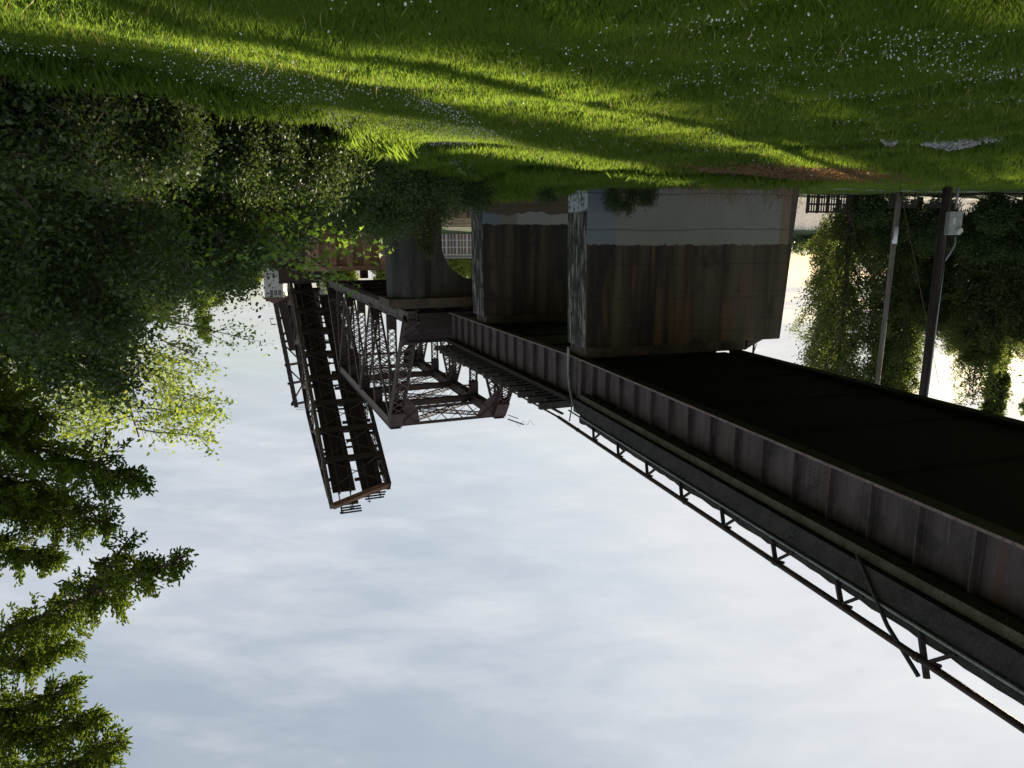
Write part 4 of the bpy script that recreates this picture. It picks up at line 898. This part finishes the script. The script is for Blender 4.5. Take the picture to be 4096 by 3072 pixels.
props(leaves('dry_stems', np.stack([x, y, gz(x, y)+rng.uniform(.06, .2, n)], -1), .13, M['straw'], None, .045, droop=-1.6), 'pale dry grass stems and seed heads among the lawn grass', kind='stuff')
# daisies
def daisies(n, sel, label, k_=1.0):
    x, y = sel(n); k = in_lawn(x, y); x, y = x[k], y[k]; n = len(x); z = gz(x, y)+hf(x, y, 0)*rng.uniform(.75, 1.25, n)+.012; r = rng.uniform(.009, .014, n)*(1+.02*np.hypot(x, y))*k_
    tilt = rng.normal(size=(n, 2))*.5; tilt[:, 1] -= .35; P = [np.stack([x, y, z-.004], -1)]; m_ = 8
    for j in range(m_):
        a = 2*np.pi*j/m_; cx_, cy_ = np.cos(a)*r, np.sin(a)*r; P.append(np.stack([x+cx_, y+cy_, z-cx_*tilt[:, 0]-cy_*tilt[:, 1]], -1))
    V = np.stack(P, 1); base = (np.arange(n)*(m_+1))[:, None]; F = np.concatenate([np.stack([base[:, 0], base[:, 0]+1+j, base[:, 0]+1+(j+1) % m_], -1) for j in range(m_)])
    return props(np_mesh('daisies', V.reshape(-1, 3), F, M['petal']), label, kind='stuff')
M['petal'] = surf('daisy_petals', (.55, .50, .52), (.68, .66, .66), None, 3, 9, .6, bump=0)
def near_sel(n):
    x = rng.uniform(-7.5, 1.5, n); y = rng.uniform(4.4, 9.8, n); c = np.sin(x*1.9+y*.7)*np.sin(y*2.3-x*.6)+.55*np.sin(x*4.1)*np.sin(y*3.7)
    dens = np.clip((-x-.4)/3.0, 0, 1)*.9+.08; k = rng.uniform(0, 1, n) < dens*np.clip(.35+c, 0.03, 1)*np.exp(-np.clip(y-7.6, 0, 9)*.9); return x[k], y[k]
daisies(11000, near_sel, 'white daisies scattered thickly in the shaded near lawn', .46)
def strip_sel(n):
    y = rng.uniform(6, 21, n); x = edge_x(y)-rng.uniform(.15, 2.6, n); c = np.sin(x*2.3+y*.9)*np.sin(y*1.1-x*.6); k = rng.uniform(0, 1, n) < np.clip(.35+.8*c, .06, 1); return x[k], y[k]
daisies(6500, strip_sel, 'tiny white daisies speckling the mown strip on the right', .45)
def wide_sel(n): return rng.uniform(-7, 3, n), rng.uniform(5, 17, n)
daisies(420, wide_sel, 'single daisies spread over the middle lawn', .6)
# brown dead bracken and bare patch left of the pier
n = 15000; th = rng.uniform(0, 2*np.pi, n); rr = np.sqrt(rng.uniform(0, 1, n)); rr = rr*(1+.5*rng.exponential(.35, n)); x = -7.3+2.3*rr*np.cos(th); y = 19.2+1.4*rr*np.sin(th)-.1*(x+7.3); z = gz(x, y)+rng.uniform(.02, .2, n)
o = leaves('dead_bracken', np.stack([x, y, z], -1), .13, M['deadweed'], None, .25); props(o, 'flattened reddish brown bracken on a bare patch before the painted pier', kind='stuff')
b = MB(); rg = random.Random(9); C = []
for i in range(110):
    x = rg.uniform(-9.2, -5.6); y = rg.uniform(22.5, 26.5); p = Vector((x, y, G0(x, y))); d = Vector((rg.uniform(-.5, .35), rg.uniform(-.3, .3), 1)).normalized(); pts = [p]; L = rg.uniform(.5, 1.25)
    for k in range(4): d = (d+Vector((rg.uniform(-.25, .25), rg.uniform(-.2, .2), -.06))).normalized(); p = p+d*L/4; pts.append(p)
    b.tube(pts, [.010, .009, .007, .006, .004], 4)
    for k in range(26): f = rg.uniform(1.5, 4); j = min(int(f), 3); C.append(tuple(pts[j].lerp(pts[j+1], f-j)+Vector((rg.gauss(0, .06), rg.gauss(0, .06), rg.gauss(0, .05)))))
dw = thing('dead_weeds', (-7.2, 24.5, G0(-7.2, 24.5)), 'tall reddish dead weed stalks standing against the left part of the painted pier', 'dead weeds'); b.build('stems', M['deadweed'], dw); leaves('seed_heads', C, .045, M['deadweed'], dw, .5)
M['pebble'] = surf('pale_pebbles', (.30, .29, .28), (.50, .49, .47), (.12, .12, .12), 6, 30, .8)
M['litter'] = surf('dry_patch', (.11, .085, .04), (.16, .14, .05), (.07, .05, .03), 3, 18, .95)
def pebbles(cx_, cy_, a, b_, n):
    t = np.array([(1, 0, 0), (-1, 0, 0), (0, 1, 0), (0, -1, 0), (0, 0, 1), (0, 0, -1)]); Fi = np.array([(0, 2, 4), (2, 1, 4), (1, 3, 4), (3, 0, 4), (2, 0, 5), (1, 2, 5), (3, 1, 5), (0, 3, 5)])
    th = rng.uniform(0, 2*np.pi, n); rr = np.sqrt(rng.uniform(0, 1, n)); x = cx_+a*rr*np.cos(th); y = cy_+b_*rr*np.sin(th); z = gz(x, y)+rng.uniform(.04, .20, n)*(1-rr*.7)
    s = rng.uniform(.018, .05, (n, 1, 1))*rng.uniform(.5, 1.2, (n, 1, 3)); V = t[None]*s; c, s_ = np.cos(th), np.sin(th); V = np.stack([V[..., 0]*c[:, None]-V[..., 1]*s_[:, None], V[..., 0]*s_[:, None]+V[..., 1]*c[:, None], V[..., 2]], -1)+np.stack([x, y, z], -1)[:, None]
    return V.reshape(-1, 3), (Fi[None]+6*np.arange(n)[:, None, None]).reshape(-1, 3)
Vs, Fs, k = [], [], 0
for args in ((-8.35, 14.2, .52, .42, 900), (-7.95, 13.55, .30, .16, 260), (-7.05, 13.9, .16, .14, 120), (-8.6, 13.4, .2, .12, 90)):
    V, F = pebbles(*args); Vs.append(V); Fs.append(F+k); k += len(V)
props(np_mesh('gravel', np.concatenate(Vs), np.concatenate(Fs), M['pebble']), 'small heap of pale pebbles lying in the shaded grass on the left', kind='stuff')
# twigs on the left

# ------------------------------------------------------------------ beyond the canal: boards, glass building, trees, cars
tw = thing('timber_bulkhead', (5, 84.5, -4), 'sunlit stacked timber boards seen low through the arch', 'timber wall')
b = MB()
for i in range(22):
    z = -4.6+i*.17; b.beam((-2+.3*(i % 3), 84+.05*(i % 4), z), (10.5, 84+.05*(i % 4), z), .3, .14)
b.build('boards', M['board'], tw)
b = MB()
for i in range(9): b.beam((-2+i*1.4, 83.6, -6), (-2+i*1.4, 83.6, -2.0), .3, .3)
b.build('posts', M['bark'], tw)
gb = thing('glass_pavilion', (11, 128, -1), 'small building with white framed tall windows seen through the arch', 'building')
b = MB(); b.hexa([(4, 126, -1.5), (13.2, 126, -1.5), (13.2, 134, -1.5), (4, 134, -1.5), (4, 126, 3.6), (13.2, 126, 3.6), (13.2, 134, 3.6), (4, 134, 3.6)]); b.build('wall', M['siding'], gb)
for i in range(5):
    x0 = 4.3+i*1.8; b = MB(); b.beam((x0, 125.94, 1.4), (x0+1.6, 125.94, 1.4), .06, 3.6); f = b.build('window', M['glass'], gb)
    b = MB()
    for q in (0, .53, 1.06, 1.6): b.beam((x0+q, 125.88, -.4), (x0+q, 125.88, 3.2), .08, .04)
    for z in (-.4, .8, 2, 3.2): b.beam((x0, 125.87, z), (x0+1.6, 125.87, z), .04, .08)
    b.build('frame', M['white'], f)
b = MB(); b.hexa([(3.6, 125.4, 3.62), (13.6, 125.4, 3.62), (13.6, 134.6, 3.62), (3.6, 134.6, 3.62), (3.6, 125.4, 3.9), (13.6, 125.4, 3.9), (13.6, 134.6, 3.9), (3.6, 134.6, 3.9)]); b.build('roof', M['gpipe'], gb)
FG = 'trees on the far bank'
far_t = [(10.6, 146, 3.4, 2.0, 'yellow green tree behind the glass building, seen through the arch'), (6.5, 150, 3.0, 2.6, 'second tree left of it through the arch'), (16.5, 150, 7.5, 3.2, 'bright tree seen just over the truss deck'),
         (22, 130, 8, 4, 'far bank tree behind the tan pier'), (31, 128, 8, 4, 'far bank tree right of the tan pier'), (53.5, 142, 6.0, 4, 'leafy tree beside the control house'), (59, 137, 10.0, 5.5, 'large tree right of the control house'), (68, 130, 12.5, 6.5, 'far bank tree behind the rounded tree')]
for i, (x, y, H, r, lab) in enumerate(far_t):
    tree('far_bank_tree', lab, 'tree', FG, x, y, H, .25, dome(r, .5), 'farleaf', .42, h0=.05, limbs=54, up=32, sub=10, per=40, sig=.42, seed=500+i, z0=float(bank_z(x, y)))
# distant woods on the far shore
n = 60000; x = rng.uniform(-1100, 1300, n); y = rng.uniform(640, 720, n); zt = np.interp(y, [620, 640, 800, 1300], [-5, -1, 14, 30]); hh = 15+8*np.sin(x*.05)+4*np.sin(x*.17+1)+3*np.sin(x*.41)
z = zt+rng.uniform(0, 1, n)*hh; props(leaves('distant_wood', np.stack([x, y, z], -1), 3.6, M['dark_far'], None, .8), 'dark line of woods along the far shore', kind='stuff')
# parked cars on the far bank
def car(x, y, rz, mat, label):
    z = float(bank_z(x, y))+.05; t = thing('parked_car', (x, y, z), label, 'car', None); c, s = math.cos(rz), math.sin(rz)
    P = lambda a, b_, h: Vector((x+a*c-b_*s, y+a*s+b_*c, z+h))
    prof = [(-2.2, .3), (-2.25, .75), (-2.1, .95), (-1.3, 1.0), (1.0, 1.0), (2.0, .85), (2.2, .6), (2.2, .3)]
    b = MB(); b.prism([P(a, -.88, h) for a, h in prof][::-1], [P(a, .88, h) for a, h in prof][::-1]); o = b.build('body', mat, t); bv = o.modifiers.new('b', 'BEVEL'); bv.width = .06; bv.segments = 2
    b = MB(); b.prism([P(a, -.72, h) for a, h in [(-1.6, 1.0), (-1.0, 1.46), (.2, 1.48), (1.1, 1.0)]][::-1], [P(a, .72, h) for a, h in [(-1.6, 1.0), (-1.0, 1.46), (.2, 1.48), (1.1, 1.0)]][::-1]); b.build('cabin_glass', M['glass'], t)
    b = MB(); b.prism([P(a, -.70, h) for a, h in [(-1.0, 1.465), (-1.0, 1.50), (.2, 1.52), (.2, 1.485)]], [P(a, .70, h) for a, h in [(-1.0, 1.465), (-1.0, 1.50), (.2, 1.52), (.2, 1.485)]]); b.build('roof', mat, t)
    for a in (-1.4, 1.4):
        for b_ in (-.82, .82):
            q = MB(); q.tube([P(a, b_-.1, .32), P(a, b_+.1, .32)], .32, 14); q.build('wheel', M['tyre'], t)
car(12.6, 163.5, .15, M['carw'], 'white car parked on the far bank, just left of the silver one')
car(17.6, 164, -.1, M['carg'], 'silver car parked on the far bank right of the white one')
car(8.6, 166, .1, M['card'], 'dark car parked furthest left on the far bank')
